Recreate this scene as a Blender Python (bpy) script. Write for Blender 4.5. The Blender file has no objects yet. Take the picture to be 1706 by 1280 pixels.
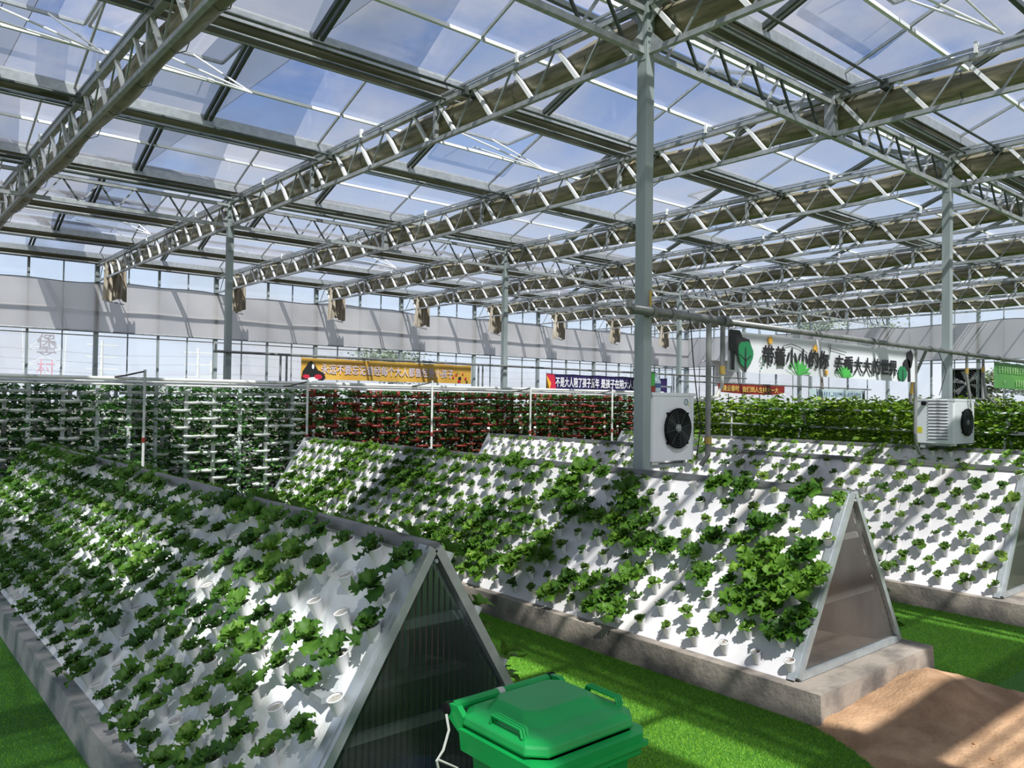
import bpy, math, random
import numpy as np
from mathutils import Vector, Matrix
random.seed(7)
RNG = np.random.default_rng(7)
S = bpy.context.scene
COL = S.collection
PI = math.pi

# ---------------------------------------------------------------- camera
CAM = Vector((-6.6686, -5.6894, 2.22))
yaw, pit, rol, FPX = 0.868036522, 0.020589766, 0.0139299986, 1333.206
fwd = Vector((math.cos(pit)*math.cos(yaw), math.cos(pit)*math.sin(yaw), math.sin(pit)))
rt = Vector((math.sin(yaw), -math.cos(yaw), 0)); up = rt.cross(fwd)
r2 = rt*math.cos(rol) + up*math.sin(rol); u2 = -rt*math.sin(rol) + up*math.cos(rol)
cd = bpy.data.cameras.new('camera'); cam = bpy.data.objects.new('camera', cd); COL.objects.link(cam)
m = Matrix((r2, u2, -fwd)).transposed().to_4x4(); m.translation = CAM
cam.matrix_world = m
cd.sensor_fit = 'HORIZONTAL'; cd.sensor_width = 36.0; cd.lens = FPX/1706*36
cd.clip_start = .05; cd.clip_end = 1000
S.camera = cam

# ---------------------------------------------------------------- sky, sun, exposure
SUN = Vector((-.35, -.68, 1.0)).normalized()
w = bpy.data.worlds.new('sky'); S.world = w; w.use_nodes = True
nt = w.node_tree; nt.nodes.clear()
def N(nt, t, **k):
    n = nt.nodes.new(t)
    for a, b in k.items():
        if a.startswith('i_'): n.inputs[a[2:].replace('_', ' ')].default_value = b
        else: setattr(n, a, b)
    return n
tc = N(nt, 'ShaderNodeTexCoord')
sep = N(nt, 'ShaderNodeSeparateXYZ'); nt.links.new(tc.outputs['Generated'], sep.inputs[0])
gr = N(nt, 'ShaderNodeValToRGB')
e = gr.color_ramp.elements
e[0].position = 0.0; e[0].color = (.93, .97, 1.04, 1)
e[1].position = .75; e[1].color = (.12, .21, .48, 1)
x = e.new(.12); x.color = (.76, .89, 1.08, 1)
x = e.new(.35); x.color = (.22, .35, .66, 1)
nt.links.new(sep.outputs[2], gr.inputs[0])
mp = N(nt, 'ShaderNodeMapping'); mp.inputs['Scale'].default_value = (1, 1, 2.2)
nt.links.new(tc.outputs['Generated'], mp.inputs[0])
nz = N(nt, 'ShaderNodeTexNoise'); nz.inputs['Scale'].default_value = 2.6; nz.inputs['Detail'].default_value = 7; nz.inputs['Roughness'].default_value = .62
nt.links.new(mp.outputs[0], nz.inputs['Vector'])
cr = N(nt, 'ShaderNodeValToRGB'); cr.color_ramp.elements[0].position = .46; cr.color_ramp.elements[1].position = .68
nt.links.new(nz.outputs['Fac'], cr.inputs[0])
mx = N(nt, 'ShaderNodeMixRGB'); mx.inputs[2].default_value = (.74, .72, .74, 1)
nt.links.new(cr.outputs[0], mx.inputs[0]); nt.links.new(gr.outputs[0], mx.inputs[1])
bg = N(nt, 'ShaderNodeBackground'); bg.inputs['Strength'].default_value = .98
nt.links.new(mx.outputs[0], bg.inputs[0])
wo = N(nt, 'ShaderNodeOutputWorld'); nt.links.new(bg.outputs[0], wo.inputs[0])
sl = bpy.data.lights.new('sun', 'SUN'); sl.energy = 10.5; sl.angle = math.radians(.6); sl.color = (1, .95, .87)
so = bpy.data.objects.new('sun', sl); COL.objects.link(so); so.location = (-20, -20, 40)
so.rotation_euler = SUN.to_track_quat('Z', 'Y').to_euler()
S.view_settings.view_transform = 'Standard'; S.view_settings.look = 'None'
S.view_settings.exposure = 0.0; S.view_settings.gamma = 1.0
S.view_settings.use_curve_mapping = False
try:
    S.cycles.max_bounces = 8; S.cycles.diffuse_bounces = 3; S.cycles.glossy_bounces = 3
    S.cycles.transparent_max_bounces = 20; S.cycles.transmission_bounces = 4
    S.cycles.caustics_reflective = False; S.cycles.caustics_refractive = False
    S.cycles.sample_clamp_indirect = 6
except Exception: pass

# ---------------------------------------------------------------- materials
def mat(name, col, rough=.6, metal=0, var=.0, vscale=8., bump=0., bscale=60., col2=None, spec=.5, stretch=(1, 1, 1), lo=.35, hi=.65):
    m = bpy.data.materials.new(name); m.use_nodes = True; t = m.node_tree
    b = t.nodes['Principled BSDF']
    b.inputs['Base Color'].default_value = (*col, 1); b.inputs['Roughness'].default_value = rough
    b.inputs['Metallic'].default_value = metal; b.inputs['Specular IOR Level'].default_value = spec
    g = None
    if var or col2 or bump: g = N(t, 'ShaderNodeNewGeometry')
    if var or col2:
        mp = N(t, 'ShaderNodeMapping'); mp.inputs['Scale'].default_value = stretch; t.links.new(g.outputs['Position'], mp.inputs[0])
        n = N(t, 'ShaderNodeTexNoise'); n.inputs['Scale'].default_value = vscale; n.inputs['Detail'].default_value = 6
        t.links.new(mp.outputs[0], n.inputs['Vector'])
        r = N(t, 'ShaderNodeValToRGB'); r.color_ramp.elements[0].position = lo; r.color_ramp.elements[1].position = hi
        c2 = col2 or tuple(max(0, c*(1-var)) for c in col)
        r.color_ramp.elements[0].color = (*c2, 1); r.color_ramp.elements[1].color = (*col, 1)
        t.links.new(n.outputs['Fac'], r.inputs[0]); t.links.new(r.outputs[0], b.inputs['Base Color'])
    if bump:
        n = N(t, 'ShaderNodeTexNoise'); n.inputs['Scale'].default_value = bscale; n.inputs['Detail'].default_value = 4
        t.links.new(g.outputs['Position'], n.inputs['Vector'])
        bp = N(t, 'ShaderNodeBump'); bp.inputs['Strength'].default_value = bump; bp.inputs['Distance'].default_value = .02
        t.links.new(n.outputs['Fac'], bp.inputs['Height']); t.links.new(bp.outputs[0], b.inputs['Normal'])
    return m

def leafmat(name, c1, c2, c3=None, scale=14., trans=.35, rough=.5):
    m = bpy.data.materials.new(name); m.use_nodes = True; t = m.node_tree
    b = t.nodes['Principled BSDF']; o = t.nodes['Material Output']
    g = N(t, 'ShaderNodeNewGeometry'); oi = N(t, 'ShaderNodeObjectInfo')
    n = N(t, 'ShaderNodeTexNoise'); n.inputs['Scale'].default_value = scale; n.inputs['Detail'].default_value = 3
    t.links.new(g.outputs['Position'], n.inputs['Vector'])
    ad = N(t, 'ShaderNodeMath', operation='ADD'); t.links.new(n.outputs['Fac'], ad.inputs[0])
    ml = N(t, 'ShaderNodeMath', operation='MULTIPLY_ADD'); t.links.new(oi.outputs['Random'], ml.inputs[0]); ml.inputs[1].default_value = .35; ml.inputs[2].default_value = -.17
    t.links.new(ml.outputs[0], ad.inputs[1])
    r = N(t, 'ShaderNodeValToRGB'); r.color_ramp.elements[0].position = .3; r.color_ramp.elements[1].position = .7
    r.color_ramp.elements[0].color = (*c1, 1); r.color_ramp.elements[1].color = (*c2, 1)
    if c3: q = r.color_ramp.elements.new(.85); q.color = (*c3, 1)
    t.links.new(ad.outputs[0], r.inputs[0]); t.links.new(r.outputs[0], b.inputs['Base Color'])
    b.inputs['Roughness'].default_value = rough; b.inputs['Specular IOR Level'].default_value = .3
    tr = N(t, 'ShaderNodeBsdfTranslucent'); t.links.new(r.outputs[0], tr.inputs[0])
    mi = N(t, 'ShaderNodeMixShader'); mi.inputs[0].default_value = trans
    t.links.new(b.outputs[0], mi.inputs[1]); t.links.new(tr.outputs[0], mi.inputs[2]); t.links.new(mi.outputs[0], o.inputs[0])
    return m

def filmmat(name, tint, haze, trans_lo, trans_hi, gloss=.04, scale=.8, stretch=(1, 1, 1), tl=.6, lo=.35, hi=.65, grough=.12):
    """translucent sheet: transparent share between trans_lo and trans_hi (random noise), the rest diffuse/translucent haze"""
    m = bpy.data.materials.new(name); m.use_nodes = True; t = m.node_tree; t.nodes.clear()
    o = N(t, 'ShaderNodeOutputMaterial')
    g = N(t, 'ShaderNodeNewGeometry'); mp = N(t, 'ShaderNodeMapping'); mp.inputs['Scale'].default_value = stretch
    t.links.new(g.outputs['Position'], mp.inputs[0])
    n = N(t, 'ShaderNodeTexNoise'); n.inputs['Scale'].default_value = scale; n.inputs['Detail'].default_value = 4
    t.links.new(mp.outputs[0], n.inputs['Vector'])
    r = N(t, 'ShaderNodeMapRange'); r.inputs['From Min'].default_value = lo; r.inputs['From Max'].default_value = hi
    r.inputs['To Min'].default_value = 1-trans_lo; r.inputs['To Max'].default_value = 1-trans_hi
    t.links.new(n.outputs['Fac'], r.inputs['Value'])
    tp = N(t, 'ShaderNodeBsdfTransparent'); tp.inputs[0].default_value = (*tint, 1)
    df = N(t, 'ShaderNodeBsdfDiffuse'); df.inputs[0].default_value = (*haze, 1)
    tr = N(t, 'ShaderNodeBsdfTranslucent'); tr.inputs[0].default_value = (*haze, 1)
    m1 = N(t, 'ShaderNodeMixShader'); m1.inputs[0].default_value = tl
    t.links.new(df.outputs[0], m1.inputs[1]); t.links.new(tr.outputs[0], m1.inputs[2])
    m2 = N(t, 'ShaderNodeMixShader'); t.links.new(r.outputs[0], m2.inputs[0]); t.links.new(tp.outputs[0], m2.inputs[1]); t.links.new(m1.outputs[0], m2.inputs[2])
    gl = N(t, 'ShaderNodeBsdfGlossy'); gl.inputs['Roughness'].default_value = grough; gl.inputs[0].default_value = (.9, .95, 1, 1)
    m3 = N(t, 'ShaderNodeMixShader'); m3.inputs[0].default_value = gloss
    t.links.new(m2.outputs[0], m3.inputs[1]); t.links.new(gl.outputs[0], m3.inputs[2]); t.links.new(m3.outputs[0], o.inputs[0])
    return m

M = {}
M['galv'] = mat('galvanised_steel', (.46, .49, .49), .42, .35, var=.3, vscale=9)
M['galvcol'] = mat('column_steel', (.33, .385, .375), .5, .15, var=.22, vscale=4, stretch=(1, 1, .2))
M['dark'] = mat('dark_aluminium', (.10, .12, .11), .5, .3, var=.3)
M['alu'] = mat('aluminium', (.50, .53, .53), .38, .5, var=.2, vscale=12)
M['whitebar'] = mat('white_bar', (.90, .91, .90), .5, 0)
M['gutter'] = mat('gutter_steel', (.22, .20, .12), .35, .25, col2=(.09, .09, .055), vscale=3, stretch=(.3, 2, 2))
M['curtain'] = mat('folded_shade_cloth', (.38, .33, .21), .42, .15, col2=(.17, .165, .09), vscale=4, stretch=(4, .5, 5), bump=.35, bscale=9)
M['drape'] = mat('drape_cloth', (.58, .52, .42), .6, 0, col2=(.30, .26, .19), vscale=5, stretch=(4, 4, .4))
M['pane'] = filmmat('polycarbonate_pane', (.82, .87, .95), (.50, .50, .52), .84, .46, .05, .55, (1, .8, 1), tl=.55)
M['glass'] = filmmat('wall_glass', (.93, .97, 1), (.8, .84, .88), .94, .80, .03, .5)
M['film'] = filmmat('rolled_film', (.9, .9, .88), (.70, .675, .66), .10, .04, .03, .5, (.6, .6, .3), tl=.55)
M['net'] = filmmat('added_shade_net', (.9, .9, .9), (.21, .25, .33), .20, .15, .0, 1., tl=.5)
M['foam'] = mat('white_foam', (.76, .73, .715), .65, 0, var=.07, vscale=3, bump=.06, bscale=8)
M['foam2'] = mat('white_film_board', (.80, .80, .77), .55, 0, var=.08, vscale=4, bump=.9, bscale=7)
M['cup'] = mat('white_cup', (.84, .82, .81), .5)
M['cupin'] = mat('cup_plug', (.52, .49, .42), .9, var=.4, vscale=90)
M['conc'] = mat('concrete', (.34, .29, .235), .85, 0, col2=(.13, .115, .10), vscale=3.2, bump=.35, bscale=30, lo=.36, hi=.56)
M['conc2'] = mat('pale_concrete', (.44, .41, .375), .85, 0, col2=(.17, .20, .18), vscale=2.6, bump=.35, bscale=30, lo=.4, hi=.56)
M['turf'] = mat('turf_base', (.085, .30, .022), .9, 0, var=.45, vscale=60, bump=.6, bscale=220)
M['soil'] = mat('soil', (.58, .36, .20), .95, 0, col2=(.38, .22, .115), vscale=3.5, bump=.7, bscale=35)
M['ground'] = mat('bare_ground', (.13, .125, .085), .95, 0, var=.3, vscale=2)
M['leafA'] = leafmat('lettuce_leaf', (.030, .10, .012), (.115, .25, .03), (.25, .38, .07))
M['leafB'] = leafmat('curly_leaf', (.035, .11, .010), (.13, .27, .025), (.28, .40, .06), 18)
M['leafS'] = leafmat('seedling_leaf', (.035, .10, .012), (.14, .24, .03), (.32, .38, .10), 26)
M['leafT'] = leafmat('tower_leaf', (.03, .11, .018), (.09, .24, .045), (.20, .36, .09), 9)
M['leafR'] = leafmat('strawberry_leaf', (.06, .16, .010), (.26, .40, .025), (.55, .60, .12), 6)
M['leafD'] = leafmat('tree_leaf', (.14, .19, .11), (.25, .32, .19), None, 2)  # leaf colour paled to carry the haze of distance
M['stem'] = mat('pale_stem', (.35, .42, .16), .6)
M['wilt'] = mat('withered_leaf', (.20, .10, .06), .8)
M['pvc'] = mat('white_pvc', (.74, .74, .70), .4, var=.12, vscale=3)
M['pvcg'] = mat('weathered_pvc', (.62, .66, .64), .45, var=.25, vscale=3)
M['red'] = mat('red_plastic', (.27, .032, .022), .5, var=.3)
M['acwhite'] = mat('cabinet_white', (.74, .75, .76), .35, var=.05)
M['black'] = mat('black_plastic', (.008, .008, .009), .8, spec=.15)
M['hub'] = mat('fan_hub', (.5, .5, .5), .4)
M['pipe'] = mat('grey_pipe', (.26, .265, .25), .35, .3, var=.35, vscale=6)
M['brass'] = mat('brass', (.45, .32, .08), .4, .6)
M['bin'] = mat('green_bin_plastic', (.008, .37, .075), .36, 0, var=.16, vscale=5)
M['tape'] = mat('pale_tape', (.55, .55, .48), .5)
M['poly'] = filmmat('smoky_twinwall', (.50, .50, .48), (.22, .205, .19), .68, .50, .10, 2., (1, 1, .3), tl=.35, grough=.18)
M['poly1'] = filmmat('dark_twinwall', (.36, .39, .38), (.08, .09, .09), .70, .60, .10, 2., (1, 1, .3), tl=.3, grough=.2)
M['blue'] = mat('blue_plastic', (.03, .12, .45), .4)
M['bottle'] = mat('bottle_plastic', (.55, .66, .72), .2)
M['text_black'] = mat('print_black', (.012, .012, .012), .6)
M['text_white'] = mat('print_white', (.80, .80, .82), .6)
M['text_gold'] = mat('print_gold', (.72, .50, .12), .6)
M['text_lilac'] = mat('print_lilac', (.60, .52, .56), .6)
M['b_white'] = mat('banner_white', (.66, .67, .68), .6, var=.03)
M['b_yellow'] = mat('banner_yellow', (.72, .45, .08), .6, 0, col2=(.62, .33, .045), vscale=1.5)
M['b_purple'] = mat('banner_purple', (.022, .012, .085), .6)
M['b_red'] = mat('banner_red', (.26, .016, .010), .6, 0, col2=(.13, .010, .008), vscale=1.2)
M['b_blue'] = mat('banner_pale_blue', (.42, .52, .53), .6)
M['b_green'] = mat('banner_green', (.085, .27, .04), .6, 0, col2=(.07, .22, .06), vscale=2)
M['p_green'] = mat('print_green', (.01, .17, .06), .6)
M['p_lgreen'] = mat('print_light_green', (.07, .42, .07), .6)
M['p_orange'] = mat('print_orange', (.80, .42, .05), .6)
M['p_red'] = mat('print_red', (.55, .02, .05), .6)
M['p_blue'] = mat('print_blue', (.08, .13, .30), .6)
M['p_lime'] = mat('print_pale_green', (.28, .47, .20), .6)
M['yellow'] = mat('warning_yellow', (.62, .58, .03), .5)
M['pole'] = mat('pale_pole', (.48, .50, .50), .6)
M['sign_grey'] = mat('sign_grey', (.22, .20, .22), .6)
M['sign_pink'] = mat('sign_pink', (.45, .22, .28), .6)
M['capgrey'] = mat('ridge_cap_grey', (.17, .175, .165), .45, .3, var=.3, vscale=5)
M['dirt'] = mat('dark_floor', (.10, .09, .065), .9, 0, var=.3, vscale=3)
M['bark'] = mat('bark', (.12, .09, .06), .9)
M['fanmetal'] = mat('fan_steel', (.35, .36, .36), .4, .6)
M['wire'] = mat('black_cable', (.015, .015, .016), .5)

# ---------------------------------------------------------------- mesh helpers
class MB:
    def __init__(s): s.v = []; s.f = []; s.mi = []; s.mats = []; s.cur = 0
    def m(s, k):
        mm = M[k]
        if mm not in s.mats: s.mats.append(mm)
        s.cur = s.mats.index(mm); return s
    def add(s, vs, fs):
        o = len(s.v); s.v += [tuple(v) for v in vs]; s.f += [tuple(i+o for i in f) for f in fs]; s.mi += [s.cur]*len(fs); return s
    def box(s, x0, x1, y0, y1, z0, z1, T=None):
        vs = [Vector((x, y, z)) for x in (x0, x1) for y in (y0, y1) for z in (z0, z1)]
        if T: vs = [T @ v for v in vs]
        return s.add(vs, [(0, 1, 3, 2), (4, 6, 7, 5), (0, 4, 5, 1), (2, 3, 7, 6), (0, 2, 6, 4), (1, 5, 7, 3)])
    def bar(s, a, b, w, h=None, upv=(0, 0, 1)):
        h = w if h is None else h
        a = Vector(a); b = Vector(b); d = (b-a).normalized(); u = Vector(upv)
        if abs(d.dot(u)) > .97: u = Vector((1, 0, 0))
        sd = d.cross(u).normalized(); u = sd.cross(d)
        vs = [p + sd*sx*w/2 + u*sz*h/2 for p in (a, b) for sx, sz in ((-1, -1), (1, -1), (1, 1), (-1, 1))]
        return s.add(vs, [(3, 2, 1, 0), (4, 5, 6, 7), (0, 1, 5, 4), (1, 2, 6, 5), (2, 3, 7, 6), (3, 0, 4, 7)])
    def tube(s, pts, r, n=8, cap=True):
        pts = [Vector(p) for p in pts]; rs = r if isinstance(r, (list, tuple)) else [r]*len(pts)
        rings = []; ref = None
        for i, p in enumerate(pts):
            d = (pts[min(i+1, len(pts)-1)] - pts[max(i-1, 0)]).normalized()
            if ref is None: ref = Vector((0, 0, 1)) if abs(d.z) < .9 else Vector((1, 0, 0))
            sd = d.cross(ref).normalized(); u = sd.cross(d); ref = u
            rings.append([p + (sd*math.cos(2*PI*k/n) + u*math.sin(2*PI*k/n))*rs[i] for k in range(n)])
        vs = [v for r_ in rings for v in r_]; fs = []
        for i in range(len(pts)-1):
            for k in range(n): fs.append((i*n+k, i*n+(k+1) % n, (i+1)*n+(k+1) % n, (i+1)*n+k))
        if cap: fs.append(tuple(reversed(range(n)))); fs.append(tuple((len(pts)-1)*n+k for k in range(n)))
        return s.add(vs, fs)
    def lathe(s, prof, n=16, T=None, cap=True):
        vs = []; fs = []
        for r, z in prof:
            for k in range(n): vs.append(Vector((r*math.cos(2*PI*k/n), r*math.sin(2*PI*k/n), z)))
        if T: vs = [T @ v for v in vs]
        for i in range(len(prof)-1):
            for k in range(n): fs.append((i*n+k, i*n+(k+1) % n, (i+1)*n+(k+1) % n, (i+1)*n+k))
        if cap: fs.append(tuple(reversed(range(n)))); fs.append(tuple((len(prof)-1)*n+k for k in range(n)))
        return s.add(vs, fs)
    def prism(s, poly, axis, a, b):
        """extrude a 2D polygon along axis ('x': (y,z), 'y': (x,z), 'z': (x,y)) from a to b"""
        def P(p, t): return {'x': (t, p[0], p[1]), 'y': (p[0], t, p[1]), 'z': (p[0], p[1], t)}[axis]
        n = len(poly); vs = [P(p, a) for p in poly] + [P(p, b) for p in poly]
        return s.add(vs, [tuple(range(n)), tuple(reversed(range(n, 2*n)))] + [(i, (i+1) % n, n+(i+1) % n, n+i) for i in range(n)])
    def mesh(s, name, smooth=False):
        me = bpy.data.meshes.new(name); me.from_pydata(s.v, [], s.f)
        for mm in s.mats: me.materials.append(mm)
        me.polygons.foreach_set('material_index', s.mi)
        if smooth: me.polygons.foreach_set('use_smooth', [True]*len(s.f))
        me.update(); return me
    def obj(s, name, parent=None, smooth=False, loc=None):
        return mk(name, s.mesh(name, smooth), parent, loc)

def mk(name, me, parent=None, loc=None, rot=None, scale=None):
    o = bpy.data.objects.new(name, me); COL.objects.link(o)
    if parent: o.parent = parent
    if loc is not None: o.location = loc
    if rot is not None: o.rotation_euler = rot
    if scale is not None: o.scale = scale if not isinstance(scale, (int, float)) else (scale,)*3
    return o
def tag(o, label, cat, group=None, kind=None):
    o['label'] = label; o['category'] = cat
    if group: o['group'] = group
    if kind: o['kind'] = kind
    return o
def struct(o, label=None):
    o['kind'] = 'structure'
    if label: o['label'] = label
    return o
def empty(name, loc=(0, 0, 0), rz=0):
    o = bpy.data.objects.new(name, None); COL.objects.link(o); o.location = loc; o.rotation_euler = (0, 0, rz); o.empty_display_size = .1
    return o
def mesharr(me):
    n = len(me.vertices); a = np.empty(n*3); me.vertices.foreach_get('co', a); return a.reshape(-1, 3)
def merge(name, items, parent=None, smooth=False):
    """items: (mesh, 4x4 Matrix) -> one joined mesh object"""
    V = []; F = []; MI = []; mats = []; off = 0
    cache = {}
    for me, T in items:
        if me.name not in cache:
            cache[me.name] = (mesharr(me), [tuple(p.vertices) for p in me.polygons], [p.material_index for p in me.polygons])
            for mm in me.materials:
                if mm not in mats: mats.append(mm)
        co, fs, mi = cache[me.name]; A = np.array(T)
        V.append(co @ A[:3, :3].T + A[:3, 3]); F += [tuple(i+off for i in f) for f in fs]
        loc = [mats.index(mm) for mm in me.materials]; MI += [loc[i] for i in mi]; off += len(co)
    me2 = bpy.data.meshes.new(name); me2.from_pydata(np.concatenate(V).tolist(), [], F)
    for mm in mats: me2.materials.append(mm)
    me2.polygons.foreach_set('material_index', MI)
    if smooth: me2.polygons.foreach_set('use_smooth', [True]*len(F))
    me2.update(); return mk(name, me2, parent)
def place(parent, name, items, limit=300, stuffname=None):
    """items (mesh, Vector loc[, rot]) ; the nearest `limit` become objects, the rest one stuff part"""
    items = sorted(items, key=lambda t: (Vector(t[1]) - CAM).length)
    for me, loc in items[:limit]: mk(name, me, parent, loc)
    if items[limit:]:
        o = merge(stuffname or ('distant_'+name), [(me, Matrix.Translation(loc)) for me, loc in items[limit:]], parent)
        o['kind'] = 'stuff'

# ---------------------------------------------------------------- layout constants (metres)
BAY = 4.0; ZB = 6.03; ZT = 6.55; WY = 23.85; WX = 32.0
XS = [4*i for i in range(-1, 9)]            # truss lines
ROWS = [0, 12]                              # column rows
GZ, RZ = 6.86, 7.56                         # glazing height at gutter / ridge

# ---------------------------------------------------------------- floor and outside ground
fl = MB().m('ground').box(-60, 200, -60, 200, -.2, -.02).obj('floor'); struct(fl)
turf = empty('artificial_turf')
MB().m('dirt').box(-14, 32, 8.6, 23.8, -.05, .0).obj('bare_soil_strip', turf)
MB().m('turf').add([(-14, -14, 0), (-1.44, -14, 0), (-1.44, 8.6, 0), (-14, 8.6, 0)], [(0, 1, 2, 3)]).obj('turf_strip', turf)
MB().m('turf').add([(-1.44, 8.6, 0), (-1.44, -2.2, 0), (32, -2.2, 0), (32, 8.6, 0)], [(0, 1, 2, 3)]).obj('turf_strip', turf)
MB().m('turf').add([(.34, -2.2, .0), (.30, -3.55, .0), (2.4, -8, .0), (32, -8, .0), (32, -2.2, .0)], [(0, 1, 2, 3, 4)]).obj('turf_strip', turf)

struct(turf)
# short blades of the artificial turf, only where the photograph shows it close by
def blades(name, n, regions, h=.013):
    V = []
    for (x0, x1, y0, y1, share) in regions:
        k = int(n*share); p = np.stack([RNG.uniform(x0, x1, k), RNG.uniform(y0, y1, k)], 1)
        a = RNG.uniform(0, 2*PI, k); hh = h*RNG.uniform(.6, 1.3, k); lean = RNG.normal(0, .008, (k, 2)); wd = .0028
        b0 = np.stack([p[:, 0]-np.cos(a)*wd, p[:, 1]-np.sin(a)*wd, np.zeros(k)], 1)
        b1 = np.stack([p[:, 0]+np.cos(a)*wd, p[:, 1]+np.sin(a)*wd, np.zeros(k)], 1)
        tp = np.stack([p[:, 0]+lean[:, 0], p[:, 1]+lean[:, 1], hh], 1)
        V.append(np.stack([b0, b1, tp], 1).reshape(-1, 3))
    V = np.concatenate(V); nf = len(V)//3
    me = bpy.data.meshes.new(name); me.vertices.add(len(V)); me.vertices.foreach_set('co', V.ravel())
    me.loops.add(nf*3); me.loops.foreach_set('vertex_index', np.arange(nf*3)); me.polygons.add(nf)
    me.polygons.foreach_set('loop_start', np.arange(0, nf*3, 3)); me.polygons.foreach_set('loop_total', np.full(nf, 3))
    me.materials.append(M['blade']); me.update(calc_edges=True); return mk(name, me)
M['blade'] = leafmat('turf_blade', (.12, .38, .022), (.29, .55, .05), None, 40, .3, .6)
tag(blades('grass', 330000, [(-3.6, -1.46, -3.9, 2.5, .62), (.45, 2.6, -3.3, 1.0, .26), (-7.2, -5.48, -2.5, 3.5, .12)]),
    'bright green artificial turf pile in the aisles between the planting beds', 'grass', None, 'stuff')

# soil in front of the second bed
gx, gy = np.meshgrid(np.linspace(-2.35, 2.6, 110), np.linspace(-7.5, -2.80, 105))
def vnoise(x, y, s, seed):
    r = np.random.default_rng(seed); g = r.uniform(0, 1, (64, 64)); xx = x*s+17; yy = y*s+23
    i = np.floor(xx).astype(int); j = np.floor(yy).astype(int); fx = xx-i; fy = yy-j; fx = fx*fx*(3-2*fx); fy = fy*fy*(3-2*fy)
    G = lambda a, b: g[a % 64, b % 64]
    return (G(i, j)*(1-fx)+G(i+1, j)*fx)*(1-fy)+(G(i, j+1)*(1-fx)+G(i+1, j+1)*fx)*fy
gz = .012 + .03*vnoise(gx, gy, 2, 1) + .022*vnoise(gx, gy, 6, 2) + .012*vnoise(gx, gy, 15, 3)
gz += .028*vnoise(gx, gy, 28, 8)*vnoise(gx, gy, 3, 9) + .17*np.exp(-(((gx+.45)/.42)**2 + ((gy+3.2)/.26)**2)) + .08*np.exp(-(((gx+.12)/.3)**2 + ((gy+3.0)/.2)**2))
lft = -1.46 + (gy+2.85)*.50; rgt = .36 + np.maximum(0, -(gy+3.5))*.47
edge = np.minimum(gx-lft, rgt-gx) + .04*vnoise(gx, gy, 5, 5)
gz = np.where(edge < 0, -.01, np.minimum(gz, .006+edge*.6))
vv = np.stack([gx, gy, gz], -1).reshape(-1, 3).tolist(); W_ = gx.shape[1]
ff = [(r*W_+c, r*W_+c+1, (r+1)*W_+c+1, (r+1)*W_+c) for r in range(gx.shape[0]-1) for c in range(W_-1) if edge[r, c] > -.06 or edge[r+1, c+1] > -.06]
sm = MB().m('soil'); sm.add(vv, ff); so_ = sm.obj('soil_heap', smooth=True)
tag(so_, 'loose reddish brown soil heaped at the foot of the concrete plinth', 'soil', None, 'stuff')
cl = MB().m('soil')
for k in range(420):
    x_ = random.uniform(-1.7, .8); y_ = random.uniform(-4.4, -2.95)
    if x_ < -1.4+(y_+2.85)*.5 or x_ > .3+max(0, -(y_+3.5))*.47: continue
    r_ = random.uniform(.006, .02)
    cl.lathe([(r_*.5, -r_*.6), (r_, 0), (r_*.5, r_*.7)], 5, Matrix.Translation((x_, y_, .035+r_*.3)))
tag(cl.obj('soil_clods'), 'small crumbs and clods scattered over the bare soil', 'soil', None, 'stuff')

# ---------------------------------------------------------------- columns
def column(x, y, label):
    r = empty('steel_column', (x, y, 0))
    b = MB().m('galvcol').box(-.065, .065, -.065, .065, 0, ZT+.05)
    for s_ in (-1, 1): b.box(s_*.067-.004, s_*.067+.004, -.05, .05, ZB-.1, ZT+.05)
    b.obj('post', r)
    MB().m('galv').box(-.11, .11, -.11, .11, 0, .02).obj('base_plate', r)
    g = MB().m('galv')                                       # gusset plates under the chords
    for dx, dy in ((1, 0), (-1, 0), (0, 1), (0, -1)):
        for zz, sg in ((ZT-.02, -1), (ZB+.02, 1)):
            a = .065; l = .20
            if dx: g.prism([(dx*a, zz), (dx*(a+l), zz), (dx*a, zz+sg*.2)], 'y', -.006, .006)
            else: g.prism([(dy*a, zz), (dy*(a+l), zz), (dy*a, zz+sg*.2)], 'x', -.006, .006)
    g.obj('gusset_plate', r)
    c = MB().m('galv')
    for zz in (ZB+.1, ZB+.25, ZT-.1):
        for sx in (-.03, .03): c.lathe([(.012, 0), (.012, .012)], 6, Matrix.Translation((sx, -.066, zz)) @ Matrix.Rotation(PI/2, 4, 'X'))
    c.obj('bolt', r)
    tag(r, label, 'column', 'square steel columns')
    return r
nearw = {(0, 0): 'near tall galvanised column carrying the first white fan unit', (8, 0): 'second galvanised column in the near row, above the louvred fan unit',
         (0, 12): 'galvanised column left of the yellow banner', (8, 12): 'galvanised column between the yellow and the purple banner',
         (16, 12): 'galvanised column just right of the near tall column, in the back row'}
for y in ROWS:
    for x in (-8, 0, 8, 16, 24):
        column(x, y, nearw.get((x, y), 'square galvanised column at x-line %s of the %s row' % ({-8: 'left', 16: 'third', 24: 'fourth'}.get(x, 'far'), 'near' if y == 0 else 'back')))

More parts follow.
